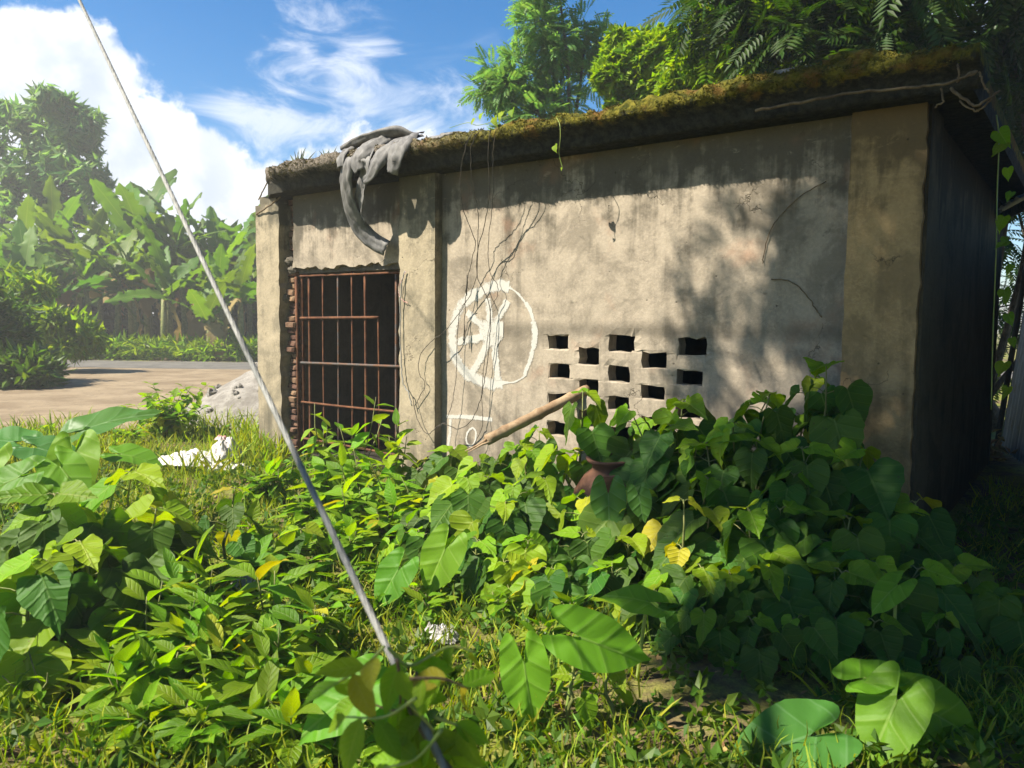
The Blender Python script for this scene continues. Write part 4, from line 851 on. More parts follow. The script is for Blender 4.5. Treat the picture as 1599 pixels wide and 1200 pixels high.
# ---- shrubs beside the track at the left
SM = clusterleaf(8, 0.16, 0.075, 6)
make_tree('dense_shrub', 'dense dark shrub at the left edge overhanging the track', tuple(np.array([*at(-20, 600, 18)[:2], 0])),
          [cl(15, 575, 18, .9, .9, .5), cl(-50, 520, 18.5, 1.2, 1.2, 1.0), cl(55, 585, 18, .6, .7, .35), cl(0, 530, 19, .9, 1., .6, .8), cl(-130, 480, 18, 1.6, 1.4, 1.5), cl(-200, 520, 18, 1.6, 1.4, 1.2)], 3000, clusterleaf(8, 0.34, 0.14, 7), 1.0, L['crown_mid'], 0.07, seed=41, subs=8, srange=(.3, .8), cat='shrub', limb_r=.04)
make_tree('roadside_shrub', 'low yellow-green shrub at the track corner below the bananas', tuple(np.array([*at(100, 560, 24)[:2], 0])),
          [cl(85, 510, 23, 1.0, .9, .7), cl(120, 530, 23, .8, .8, .4), cl(40, 470, 23, 1.1, 1., .9)], 1100, clusterleaf(8, 0.40, 0.15, 9), 1.0, L['crown_light'], 0.05, seed=42, subs=6, srange=(.3, .8), cat='shrub', limb_r=.03)
q = at(262, 640, 10.2); gen_plant('flowering_shrub', q[0], q[1], .95, 26, 8, OVATE, 'heart_young', .19, 'light green shrub with yellow flowers between the track and the white sacks', None, 43, cat='shrub', spread=.85, alt='ovate', yellow=.04)
rs = np.random.default_rng(77)
fl = bpy.data.objects['flowering_shrub']
for i in range(12):
    p = at(rs.uniform(215, 320), rs.uniform(625, 675), 9.95); mb = MB()
    for k in range(5):
        a = k * 1.257; mb.add([np.array(q) for q in ((0, 0, 0), (math.cos(a - .4) * .022, math.sin(a - .4) * .022, .008), (math.cos(a) * .034, math.sin(a) * .034, .004), (math.cos(a + .4) * .022, math.sin(a + .4) * .022, .008))], [(0, 1, 2, 3)])
    o = mb.build('flower', L['yellow'], fl); o.location = tuple(p - np.array(fl.location)); o.rotation_euler = (rs.uniform(.3, 1.2), 0, rs.uniform(-1, 1))

mp, n = MOSS_AT; mt = clusterleaf(5, 0.014, 0.009, 2, -.4); rs = np.random.default_rng(92)
mo = link('moss', instance_mesh('moss', mt, mp, np.array([0, -.6, .7]) + rs.normal(0, .5, (n, 3)), rs.normal(size=(n, 3)), rs.uniform(.5, 1.5, n), L['moss'], np.clip((mp[:, 0] - 1.5) / 4, 0, 1) * rs.uniform(.6, 1, n)), bld); mo['kind'] = 'stuff'
# ------------------------------------------------------------------ heart-leaved plants
def hp(lst, size, label0, group, seed, nn=6, **kw):  # sunny groups get more bright young leaves, putting sunlight into leaf colour
    lst = sorted(lst)
    for i, (px, py, d) in enumerate(lst):
        label = label0 + ', ' + nth(i, len(lst))
        x, y, h = px_ground(px, py, d); h = max(0.25, h)
        heart_plant('heart_leaved_plant', x, y, h, nn + (1 if h > .9 else 0), size * random.uniform(.88, 1.12), label, group, seed + i, **kw)
hp([(668, 712, 6.6), (705, 700, 6.5), (745, 715, 6.2), (790, 690, 6.15), (848, 672, 6.0), (700, 760, 5.9), (820, 700, 5.9), (760, 740, 5.8), (880, 700, 5.7)], 0.28, 'sunlit heart-leaved plant under the painted wheel', 'heart-leaved plants under the painted wheel', 500, young=.45)  # young share raised to put sunlight into the leaf colour
x, y, h = px_ground(905, 605, 5.75); heart_plant('heart_leaved_plant', x, y, h, 6, 0.31, 'heart-leaved plant draping a big leaf over the end of the bamboo pole', None, 520, young=.1)
hp([(1012, 655, 5.85), (1030, 640, 5.45), (1065, 620, 5.3), (1120, 615, 5.15), (1175, 605, 5.0), (1235, 585, 4.9), (1290, 650, 4.75), (1040, 660, 5.1), (1150, 650, 4.9)], 0.32, 'tall shaded heart-leaved plant against the wall below the vent holes', 'shaded heart-leaved plants against the wall', 530, young=.05, yellow=.01, nn=7)  # young share cut to put shade into the leaf colour
x, y, h = px_ground(1280, 560, 4.9); heart_plant('heart_leaved_plant', x, y, h, 6, 0.36, 'tallest shaded plant with a very large leaf reaching the right pillar', None, 548, young=0, yellow=0)
hp([(730, 745, 5.3), (775, 780, 4.9), (820, 755, 5.1), (865, 740, 5.2), (690, 790, 5.3), (905, 770, 5.0)], 0.29, 'bright heart-leaved plant of the sunny middle thicket, upper row', 'heart-leaved plants of the sunny middle thicket', 550, young=.42)
hp([(740, 840, 4.6), (830, 840, 4.5), (900, 830, 4.6), (650, 850, 5.0), (790, 870, 4.3), (860, 890, 4.2)], 0.28, 'bright heart-leaved plant of the sunny middle thicket, lower row', 'heart-leaved plants of the sunny middle thicket', 560, young=.4)
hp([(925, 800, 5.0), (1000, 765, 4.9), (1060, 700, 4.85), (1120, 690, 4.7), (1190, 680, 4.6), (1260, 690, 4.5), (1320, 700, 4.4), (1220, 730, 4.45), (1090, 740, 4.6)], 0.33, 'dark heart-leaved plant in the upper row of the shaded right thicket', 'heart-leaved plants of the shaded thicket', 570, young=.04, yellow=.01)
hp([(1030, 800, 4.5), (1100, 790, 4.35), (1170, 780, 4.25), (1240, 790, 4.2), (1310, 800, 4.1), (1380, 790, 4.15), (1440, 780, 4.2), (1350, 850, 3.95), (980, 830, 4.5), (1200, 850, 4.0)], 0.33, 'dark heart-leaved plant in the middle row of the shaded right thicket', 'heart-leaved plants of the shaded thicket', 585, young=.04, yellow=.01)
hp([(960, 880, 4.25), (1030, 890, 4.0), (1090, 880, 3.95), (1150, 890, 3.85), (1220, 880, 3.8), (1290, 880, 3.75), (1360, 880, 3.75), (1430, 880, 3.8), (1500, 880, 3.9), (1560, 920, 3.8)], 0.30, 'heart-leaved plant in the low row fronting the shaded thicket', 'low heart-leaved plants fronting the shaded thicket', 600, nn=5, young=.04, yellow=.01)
hp([(1470, 960, 3.5), (1180, 970, 3.55), (1260, 970, 3.5), (1100, 960, 3.65), (1360, 960, 3.55), (1040, 960, 3.8)], 0.22, 'small heart-leaved plant at the very foot of the shaded thicket', 'low heart-leaved plants fronting the shaded thicket', 615, nn=4, young=.04, yellow=.01)
hp([(60, 800, 3.7), (135, 760, 3.9), (205, 735, 4.3), (30, 870, 3.3), (150, 840, 3.5), (240, 790, 4.0)], 0.34, 'large heart-leaved plant at the left edge of the foreground', 'heart-leaved plants at the left edge', 630, young=.35)
x, y, h = px_ground(345, 760, 4.7); heart_plant('heart_leaved_plant', x, y, h, 4, 0.22, 'lone heart-leaved plant standing in the grass left of the stay wire', None, 650, young=.1)
hp([(470, 820, 4.9), (290, 830, 4.5)], 0.2, 'small heart-leaved plant in the grassy clearing left of the stay wire', 'heart-leaved plants in the clearing', 655, nn=3)
hp([(890, 1120, 2.95), (950, 1110, 2.95)], 0.15, 'small pale heart-leaved seedling at the bottom edge below the taro', 'seedlings at the bottom edge', 665, nn=2, young=.9)
x, y, h = px_ground(1075, 770, 4.15); heart_plant('heart_leaved_plant', x, y, h, 2, 0.17, 'insect-eaten yellow-leaved plant glowing in the shaded thicket', None, 675, yellow=.9)

# ------------------------------------------------------------------ ovate shrubs by the doorway
def gp(name, lst, h_, label0, group, seed, nst, nper, LS, main, size, **kw):
    lst = sorted(lst)
    for i, (px, py, d) in enumerate(lst):
        label = label0 + ', ' + nth(i, len(lst))
        x, y, h = px_ground(px, py, d); gen_plant(name, x, y, max(.2, h), nst, nper, LS, main, size * random.uniform(.9, 1.1), label, group, seed + i, **kw)
gp('leafy_shrub', [(500, 620, 6.9), (560, 610, 6.7), (615, 620, 6.6)], 0, 'upright bright-leaved shrub growing in front of the barred doorway', 'shrubs in front of the doorway', 700, 4, 6, OVATE, 'heart_young', .21, alt='ovate', spread=.22, stemr=.006)
gp('leafy_shrub', [(440, 690, 6.6), (500, 700, 6.3), (555, 690, 6.2), (610, 700, 6.0), (650, 740, 5.7), (480, 760, 5.8), (545, 750, 5.6), (600, 770, 5.4), (640, 800, 5.2), (560, 820, 5.0), (410, 720, 6.6), (520, 800, 5.2)], 0, 'leafy green shrub in the low thicket at the foot of the doorway', 'shrubs of the thicket at the doorway foot', 720, 5, 6, OVATE, 'ovate', .20, alt='heart_young', spread=.38)
gp('leafy_shrub', [(590, 870, 4.6), (520, 900, 4.3), (480, 880, 4.6), (560, 940, 4.1), (640, 930, 4.2)], 0, 'dark leafy shrub in the hollow right beside the stay wire', 'shrubs beside the stay wire', 740, 4, 5, OVATE, 'ovate', .15, spread=.4)

# ------------------------------------------------------------------ lance-leaved weeds, left foreground
wk = dict(spread=.30, yellow=.04, droop=0.15, up=.6)
for row, pts, sd in (('back row', [(110, 915, 3.55), (180, 890, 3.7), (240, 870, 3.85), (300, 910, 3.6), (360, 930, 3.6), (420, 930, 3.6), (270, 930, 3.6), (480, 960, 3.5)], 760), ('middle row', [(220, 940, 3.4), (150, 970, 3.3), (290, 980, 3.3), (350, 990, 3.25), (410, 1000, 3.2), (460, 990, 3.35), (190, 1000, 3.2), (320, 1020, 3.2)], 770),
                     ('front row', [(250, 1030, 3.1), (330, 1050, 3.05), (400, 1070, 3.0), (180, 1050, 3.05), (470, 1060, 3.1), (440, 1090, 2.95)], 780), ('frontmost row', [(280, 1100, 2.9), (370, 1120, 2.85), (320, 1150, 2.8), (450, 1140, 2.8), (220, 1130, 2.85)], 786)):
    gp('lance_leaved_weed', [(q[0] + random.uniform(-15, 15), q[1] - random.uniform(10, 60), q[2]) for q in pts], 0, 'lance-leaved weed in the ' + row + ' of the bottom left patch', 'lance-leaved weeds at the bottom left', sd, 3, 6, LANCE, 'lance', .225, **wk)
gp('lance_leaved_weed', [(20, 950, 3.3), (60, 1000, 3.1), (90, 890, 3.6)], 0, 'lance-leaved weed under the large heart-leaved plants at the left edge', 'lance-leaved weeds at the left edge', 790, 3, 5, LANCE, 'lance', .13, spread=.45)
gp('leafy_shrub', [(560, 1110, 2.85), (620, 1130, 2.75), (500, 1150, 2.75), (660, 1150, 2.7), (590, 1170, 2.65)], 0, 'round-leaved creeper clump at the bottom edge under the stay wire', 'creeper clumps at the bottom edge', 800, 4, 4, OVATE, 'ovate', .12, spread=.6, yellow=.12)
gp('leafy_shrub', [(700, 880, 4.4), (780, 930, 4.0), (900, 950, 3.9), (850, 1000, 3.6), (680, 940, 4.0)], 0, 'small-leaved weed filling the front of the sunny middle thicket', 'small weeds fronting the sunny thicket', 830, 5, 5, OVATE, 'ovate', .13, alt='heart_young', spread=.5)
gp('leafy_shrub', [(150, 650, 10.5), (200, 665, 9.8), (120, 680, 9.4), (60, 655, 10.0), (340, 660, 10.4), (20, 670, 9.2)], 0, 'bushy weed at the near edge of the track', 'bushy weeds at the track edge', 820, 9, 6, OVATE, 'ovate', .16, alt='heart_young', spread=.8)
gp('leafy_shrub', [(250, 790, 4.8), (310, 850, 4.4), (400, 800, 5.2), (390, 860, 4.6), (450, 850, 4.8), (200, 830, 4.3)], 0, 'broad-leaved weed in the clearing between the left plants and the stay wire', 'broad-leaved weeds in the clearing', 840, 5, 5, OVATE, 'ovate', .19, alt='heart_young', spread=.5)
gp('leafy_shrub', [(430, 905, 4.2), (340, 880, 4.4), (260, 860, 4.4)], 0, 'small weed in the sunny grass of the clearing', 'small weeds in the clearing', 810, 3, 4, OVATE, 'ovate', .10, spread=.5)

# ------------------------------------------------------------------ taro
def taro(base, leaves, label, seed, group=None, ms_key='taro'):
    base = np.mean([at(l[0], l[1], l[2])[:2] for l in leaves], axis=0); base = base + nrm(base) * .10
    """leaves: (px, py, depth, size, axis angle in the picture, tilt to the viewer)"""
    r = np.random.default_rng(seed); bx_, by_ = base; z0 = gz(bx_, by_) - .02; root = empty('taro_plant', (bx_, by_, z0)); tag(root, label, 'taro', group); mb = MB(); B = np.array([bx_, by_, z0])
    for px, py, d, s, ang, face in leaves:
        p = at(px, py, d) - B
        a = math.radians(ang); c = TOCAM(B + p); foot = np.array([p[0], p[1], 0]) * .55 - c * .10 + rng.normal(0, .02, 3) * np.array([1, 1, 0])
        mb.tube(spline([foot, foot * .45 + (p - c * .10) * .55 + r.normal(0, .01, 3), p - c * .05 - np.array([0, 0, .03]), p - c * .004], 5), np.linspace(.011, .005, 16), 6)
        ax = np.array([math.cos(a), 0, 0]) + np.array([0, 0, math.sin(a)]) * (0.35 + .65 * face) + c * (1 - face) * .9 * (-math.sin(a))
        nh = c * face + np.array([0, 0, 1.0]) * (1.05 - face) + SUN * .2
        ms = TARO[ms_key]; link('leaf', ms[int(r.integers(len(ms)))], root, mtx=orient(ax, nh, s * 1.12, p))
    mb.build('petiole', M['petiole'], root)
def gpt(px, py): 
    d = _fw + _rt * (px - CX) / F_PX - _up * (py - CY) / F_PX; k = -EYE / d[2]; q = CAMP + d * k; return q[0], q[1]
taro(gpt(880, 1180), [(905, 995, 2.95, .26, -22, .75), (818, 1035, 2.95, .22, -82, .75)], 'big pale taro with one broad spotted leaf and one hanging leaf, bottom centre', 900)
taro(gpt(990, 1150), [(1010, 940, 3.2, .17, 160, .3)], 'taro with a single long yellow-green stalk before the shaded thicket', 903)
taro((0.62 + .72, 2.62), [(1400, 1095, 2.75, .24, -110, .65), (1350, 1060, 2.85, .19, 15, .25), (1440, 1105, 2.8, .22, -30, .6)], 'sunlit taro clump with overlapping bright leaves at the bottom right', 905)
taro((1.05, 2.55), [(1262, 1150, 2.7, .30, -160, .5)], 'large dark shaded taro leaf at the bottom right beside the sunlit clump', 907, ms_key='taro_blue')
taro(gpt(650, 1010), [(695, 858, 4.2, .24, -112, .7), (622, 890, 4.1, .21, -118, .6)], 'bright taro with pointed leaves just right of the stay wire', 909)
taro(gpt(950, 930), [(950, 772, 4.7, .22, -88, .8)], 'taro holding one folded dark leaf in front of the clay pot', 911, ms_key='taro_blue')
taro(gpt(1000, 930), [(998, 775, 4.5, .14, -80, .8)], 'small ragged blue-green taro beside the yellow leaf', 912, ms_key='taro_blue')
taro(gpt(1380, 1010), [(1400, 915, 3.45, .16, -130, .5)], 'small taro with a curled leaf in the shaded thicket at right', 913, ms_key='taro')
taro(gpt(550, 1160), [(560, 1075, 2.75, .24, -140, .5), (590, 1085, 2.75, .2, -40, .5)], 'young taro with a bright flat leaf at the bottom left of centre', 914)
for i, (bx_, lv) in enumerate([((70, 800), [(60, 700, 5.3, .34, -20, .35), (140, 668, 5.6, .42, 30, .35), (20, 690, 5.4, .34, 170, .4)]), ((20, 830), [(30, 745, 4.8, .30, -150, .55), (95, 730, 4.9, .30, -60, .5), (-20, 720, 4.9, .3, -120, .5)]), ((110, 800), [(115, 710, 5.2, .34, -95, .45), (85, 755, 4.9, .24, -40, .5), (190, 710, 5.4, .25, -10, .3)])]):
    taro(gpt(*bx_), lv, ['taro with a waxy blue-green leaf tilted up beside the track', 'low taro at the left edge with drooping leaves', 'taro in the left thicket between the other two, leaves turned down'][i], 920 + i, 'taro plants at the left' if 0 else None, 'taro_blue' if i == 0 else 'taro')

# ------------------------------------------------------------------ grass, ground cover, litter
rs = np.random.default_rng(51)
def scatter(n, x0, x1, y0, y1, f):
    out = []
    X = rs.uniform(x0, x1, n); Y = y0 + (y1 - y0) * rs.random(n) ** 1.5
    for x, y in zip(X, Y):
        if abs(x) > 0.72 * y + 1.2: continue
        rel = np.array([x - P0[0], y - P0[1]]); t, dn = rel @ BX[:2], rel @ BY[:2]
        if -0.1 < t < 7.1 and dn > -.03 and dn < 5.2: continue
        if not f(x, y): continue
        out.append((x, y, gz(x, y)))
    return np.array(out)
grassy = lambda x, y: (not dirt_mask(x, y)) and mnoise.noise(Vector((x * 1.1, y * 1.1, 2))) > (-0.25 if x < 0.6 else 0.0) + rs.uniform(-.3, .3)
pos = scatter(90000, -9, 5, 2.2, 12, grassy); n = len(pos)
BL = (np.array([(-.5, 0, 0), (.5, 0, 0), (-.42, .5, .06), (.42, .5, .06), (-.24, .82, -.03), (.24, .82, -.03), (0, 1, -.2), (0.02, 1, -.2)]) * np.array([.06, 1, 1]), np.array([(0, 1, 3, 2), (2, 3, 5, 4), (4, 5, 7, 6)]), np.zeros((8, 2)))
def blade_mesh(name, pos, hmin, hmax, lean, mat):
    n = len(pos); TV, TF, TU = BL; a = rs.uniform(0, 2 * PI, n); l = rs.normal(0, lean, (n, 2)); ax = np.stack([l[:, 0], l[:, 1], np.ones(n)], 1); ax /= np.linalg.norm(ax, axis=1, keepdims=True)
    up_ = np.stack([np.cos(a), np.sin(a), np.zeros(n)], 1); z = up_ - ax * (up_ * ax).sum(1, keepdims=True); z /= np.linalg.norm(z, axis=1, keepdims=True); x = np.cross(ax, z); s = rs.uniform(hmin, hmax, n)
    V = pos[:, None] + s[:, None, None] * (TV[None, :, 0:1] * x[:, None] + TV[None, :, 1:2] * ax[:, None] + TV[None, :, 2:3] * z[:, None])
    Fc = (TF[None] + (np.arange(n) * 8)[:, None, None]).reshape(-1, 4)
    return mk_mesh(name, V.reshape(-1, 3), Fc, mat, rnd=np.repeat(rs.random(n), 8), uv=np.tile(TU, (n, 1)))
tag(link('grass', blade_mesh('grass', pos, .06, .19, .6, L['grass'])), 'short yellow-green grass covering the yard', 'grass', kind='stuff')
pos = scatter(9000, -10, -2.5, 7.5, 11.6, lambda x, y: (not dirt_mask(x, y)) and mnoise.noise(Vector((x * .9, y * .9, 5))) > -.1)
tag(link('tall_grass', blade_mesh('tall_grass', pos, .18, .42, .45, L['grass'])), 'taller grass and weeds along the near edge of the track', 'grass', kind='stuff')
pos = scatter(9000, -7, 4.5, 2.2, 9, lambda x, y: not dirt_mask(x, y)); n = len(pos); pos[:, 2] += rs.uniform(.01, .10, n)
tag(link('ground_cover', instance_mesh('ground_cover', clusterleaf(5, 0.055, 0.032, 18, -.3), pos, np.array([0, 0, .4]) + rs.normal(0, .5, (n, 3)), rs.normal(size=(n, 3)), rs.uniform(.7, 1.5, n), L['crown_mid'])), 'tiny creeping weeds between the larger plants', 'ground cover', kind='stuff')
pos = scatter(2600, -7, 5, 2.2, 9, lambda x, y: not dirt_mask(x, y)); n = len(pos); pos[:, 2] += .012
LT = leaf_geo(1, .4, f_ov, 3, 2, .3, .3, 0, .05)
tag(link('leaf_litter', mk_mesh('leaf_litter', *(lambda A=rs.normal(size=(n, 3)) * np.array([1, 1, .25]), s=rs.uniform(.03, .10, n): (lambda y, z: (lambda x: ((pos[:, None] + s[:, None, None] * (LT[0][None, :, 0:1] * x[:, None] + LT[0][None, :, 1:2] * y[:, None] + LT[0][None, :, 2:3] * z[:, None])).reshape(-1, 3), (LT[1][None] + (np.arange(n) * len(LT[0]))[:, None, None]).reshape(-1, 4)))(np.cross(y, z)))(A / np.linalg.norm(A, axis=1, keepdims=True), np.tile(np.array([0, 0, 1.]), (n, 1))))(), L['litter'], uv=np.tile(LT[2], (n, 1)), rnd=np.repeat(rs.random(n), len(LT[0])))), 'brown dead leaves strewn on the soil', 'leaf litter', kind='stuff')

# ------------------------------------------------------------------ things on and around the shed
def wl(pts): return [wpx(*p) for p in pts]
# draped sheet
tarp = empty('draped_sheet', tuple(P0), ANG); tag(tarp, 'grey weathered rubber sheeting flung over the roof edge, tails hanging above the doorway', 'sheeting')
def ribbon(pts, wd, name, wdir=None, curl=0.25, seed=0, nu=8):
    P_ = spline(pts, 6); n = len(P_); r = np.random.default_rng(seed); V = []
    for i, p in enumerate(P_):
        t = nrm(P_[min(i + 1, n - 1)] - P_[max(i - 1, 0)]); out = np.array([0, -1.0, 0.25]); sd = nrm(np.cross(t, out)) if wdir is None else nrm(np.asarray(wdir) - t * (np.asarray(wdir) @ t)); nn = np.cross(sd, t)
        if nn[1] > 0: nn = -nn
        w_ = np.interp(i / (n - 1), np.linspace(0, 1, len(wd)), wd)
        for k in range(nu + 1):
            u = k / nu * 2 - 1
            V.append(p + sd * u * w_ / 2 + nn * (curl * w_ * (0.5 - u * u) + 0.06 * w_ * (abs(((u * 1.3 + i * .05 + seed * .37) % 1) - .5) * 4 - 1) + 0.012 * mnoise.noise(Vector((i * .4, u * 2, seed)))))
    V = np.array(V); n1 = nu + 1; Fc = [(i * n1 + k, i * n1 + k + 1, (i + 1) * n1 + k + 1, (i + 1) * n1 + k) for i in range(n - 1) for k in range(nu)]
    # give it thickness
    o = len(V); B_ = V + np.array([0, 0.006, 0]); Fc2 = [tuple(o + q for q in f[::-1]) for f in Fc]
    rim = [(i * n1, (i + 1) * n1, o + (i + 1) * n1, o + i * n1) for i in range(n - 1)] + [(i * n1 + nu, o + i * n1 + nu, o + (i + 1) * n1 + nu, (i + 1) * n1 + nu) for i in range(n - 1)]
    rim += [((n - 1) * n1 + k, (n - 1) * n1 + k + 1, o + (n - 1) * n1 + k + 1, o + (n - 1) * n1 + k) for k in range(nu)]
    return link(name, mk_mesh(name, np.concatenate([V, B_]), Fc + Fc2 + rim, M['rubber']), tarp)
ribbon(wl([(556, 240, .30), (543, 252, .41), (538, 280, .40), (542, 312, .34), (553, 342, .26), (566, 362, .19), (583, 377, .14), (603, 388, .10)]), [.17, .18, .19, .19, .19, .18, .17, .16], 'sheet_tail', seed=1, curl=.12)
ribbon(wl([(582, 232, .30), (572, 250, .44), (569, 274, .40), (564, 300, .34), (560, 330, .27), (566, 352, .2)]), [.12, .14, .16, .16, .15, .12], 'sheet_tail', seed=2, curl=-.15)
ribbon(wl([(650, 212, .05), (622, 222, .28), (598, 238, .42), (585, 256, .46), (577, 272, .46), (568, 282, .44)]), [.20, .22, .20, .18, .14, .09], 'sheet_fold', seed=3, curl=.2)
ribbon(wl([(650, 214, .10), (634, 218, .32), (620, 232, .43), (613, 252, .45), (610, 270, .43)]), [.20, .22, .24, .22, .16], 'sheet_fold', seed=4, curl=.16)
ribbon(wl([(618, 210, .05), (590, 220, .26), (566, 236, .40), (556, 252, .44), (560, 268, .44)]), [.20, .22, .21, .18, .12], 'sheet_fold', seed=5, curl=.22)
ribbon(wl([(536, 236, .20), (560, 224, .22), (592, 214, .2), (625, 208, .15), (648, 214, .12)]), [.10, .14, .16, .16, .10], 'sheet_fold', seed=6, curl=.3, wdir=(0, -1, .4))
ribbon(wl([(560, 228, .05), (540, 236, .30), (531, 246, .41), (530, 262, .43)]), [.14, .15, .12, .10], 'sheet_fold', seed=7, curl=.2)
# low heap of netting on the roof
mb = MB(); lump(mb, (0, 0, 0), 0.30, 2.2, .35, 22, 12, (1.0, .7, .22)); c_ = wpx(718, 207, .05)
tag(mb.build('netting_heap', M['rubber'], None, loc=tuple(tow(c_[0], .02, 3.27))), 'low grey heap of old netting lying on the roof edge beside the sheeting', 'netting')
# spiky plants on the roof
SP = [mk_mesh('leaf', *(lambda g: (g[0], g[1], L['agave'], g[2]))(leaf_geo(1, .16, lambda v: (1 - v) ** .7 if v < 1 else 0, 5, 2, .5, .08, 0, 0, 0, 140 + i))) for i in range(3)]
for px, py, hh, nl, lab in ((466, 240, .22, 9, 'spiky-leaved plant rooted on the roof, the left of two'), (509, 232, .20, 6, 'spiky-leaved plant rooted on the roof nearer the draped sheet')):
    q = wpx(px, py, .15); base = tow(q[0], .15, 3.26); root = empty('roof_plant', tuple(base)); tag(root, lab, 'plant')
    for k in range(nl):
        a = k * 2.4; el = random.uniform(.95, 1.45); link('leaf', SP[k % 3], root, mtx=orient((math.cos(a) * math.cos(el), math.sin(a) * math.cos(el), math.sin(el)), (-.5, -.8, .2), hh * random.uniform(.75, 1.25), (random.uniform(-.05, .05), random.uniform(-.05, .05), -.02)))
# cables hanging down the wall
def cable(pts, r, label, name='hanging_cable', mat='wire', cat='cable', group=None, knob=None):
    P_ = spline(wl(pts), 6); b = np.array(P_[-1]); mb = MB(); P_ = [np.array(p) + rng.normal(0, .0025, 3) for p in P_]
    mb.tube(P_, r, 5)
    if knob:
        for kpt in knob: q = wl([kpt])[0]; mb.tube([q + np.array([0, 0, .09]), q + np.array([.004, 0, .02]), q + np.array([-.004, 0, -.05]), q + np.array([0, 0, -.10])], [r, r * 2.6, r * 2.2, r], 6)
    o = mb.build(name, M[mat]); o.location = tuple(P0); o.rotation_euler = (0, 0, ANG); tag(o, label, cat, group); return o
cable([(744, 203, .37), (733, 216, .41), (722, 250, .40), (719, 290, .33), (724, 330, .24), (742, 376, .14), (737, 405, .10), (729, 440, .08), (727, 470, .06), (725, 505, .05), (724, 532, .05)], .0034, 'thin black cable ending in a frayed bundle over the painted wheel', knob=[(729, 445, .08), (725, 520, .06)])
cable([(756, 200, .37), (742, 214, .41), (735, 240, .40), (737, 280, .36), (747, 335, .26), (746, 375, .16), (744, 432, .10), (727, 473, .07), (700, 512, .12), (672, 535, .14), (656, 556, .15), (654, 582, .15), (664, 600, .14), (655, 620, .13), (648, 634, .12)], .0034, 'black cable curving left across the pillar edge to the doorway')
cable([(766, 200, .38), (762, 240, .36), (764, 300, .26), (758, 345, .20), (747, 385, .14), (745, 430, .10), (759, 462, .08), (766, 490, .07), (764, 540, .06), (757, 590, .06), (750, 625, .08), (737, 655, .10), (716, 670, .12), (690, 662, .16), (668, 678, .18), (652, 655, .16), (644, 620, .14)], .0038, 'black cable looping under the painted wheel and back up to the door pillar')
cable([(775, 198, .38), (770, 240, .36), (770, 300, .24), (766, 345, .18), (762, 390, .12), (765, 425, .08), (776, 445, .07), (777, 462, .06), (767, 482, .06), (763, 520, .06), (756, 570, .06), (752, 620, .06), (753, 665, .07), (735, 705, .10)], .003, 'thin cable kinked right at the wheel rim and hanging to the plants')
cable([(729, 470, .08), (717, 490, .07), (714, 540, .06), (712, 590, .06), (706, 630, .07), (697, 655, .09), (684, 668, .14)], .003, 'thin cable falling along the left rim of the painted wheel')
cable([(632, 424, .12), (627, 445, .13), (625, 480, .13), (625, 520, .13), (627, 570, .13), (630, 600, .14), (638, 614, .15), (643, 634, .15)], .006, 'pale blue cable hanging down the right side of the doorway', mat='rope')
cable([(634, 424, .12), (624, 445, .13), (623, 460, .13), (628, 469, .13), (637, 473, .12)], .0034, 'short red loop of wire at the top right of the doorway', mat='pinksack')
cable([(1290, 283, .02), (1255, 303, .015), (1225, 330, .015), (1203, 360, .015), (1192, 400, .015), (1191, 412, .015)], .0035, 'dry tendril clinging to the upper wall beside the right pillar', 'dry_tendril', 'twig', 'tendril')
cable([(1205, 436, .015), (1235, 440, .015), (1260, 462, .015), (1272, 480, .015), (1282, 496, .015)], .004, 'dry tendril curving on the wall above the big leaf', 'dry_tendril', 'twig', 'tendril')
cable([(404, 312, -.05), (412, 296, .1), (422, 278, .22), (430, 268, .3)], .008, 'bent dry stick poking out from the left roof corner', 'dry_stick', 'twig', 'stick')
cable([(400, 335, .06), (420, 322, .1), (438, 308, .13)], .009, 'thin stick leaning across the top of the left pillar', 'dry_stick', 'twig', 'stick')
# roots dangling at the right roof corner
rt_ = empty('dangling_roots', tuple(P0), ANG); tag(rt_, 'tangle of dry roots and creeper stems dangling from the right roof corner', 'roots')
for i, pts in enumerate([[(1180, 173, .36), (1250, 160, .38), (1330, 146, .38), (1410, 138, .38), (1470, 132, .40), (1505, 122, .42), (1525, 112, .40), (1512, 116, .36), (1495, 128, .34)],
                         [(1485, 140, .36), (1505, 155, .38), (1525, 165, .40), (1550, 150, .38), (1560, 143, .34)], [(1530, 112, .38), (1535, 130, .40), (1545, 146, .40)], [(1470, 138, .36), (1472, 158, .38), (1460, 168, .38)], [(1498, 158, .36), (1520, 172, .38), (1532, 170, .38), (1548, 156, .38)], [(1495, 100, .40), (1497, 112, .42), (1497, 128, .42)]]):
    mb = MB(); P_ = spline(wl(pts), 6); mb.tube([np.array(p) + rng.normal(0, .003, 3) for p in P_], np.linspace(.010, .006, len(P_)) if i < 2 else .006, 6); mb.build('root', M['twig'], rt_)
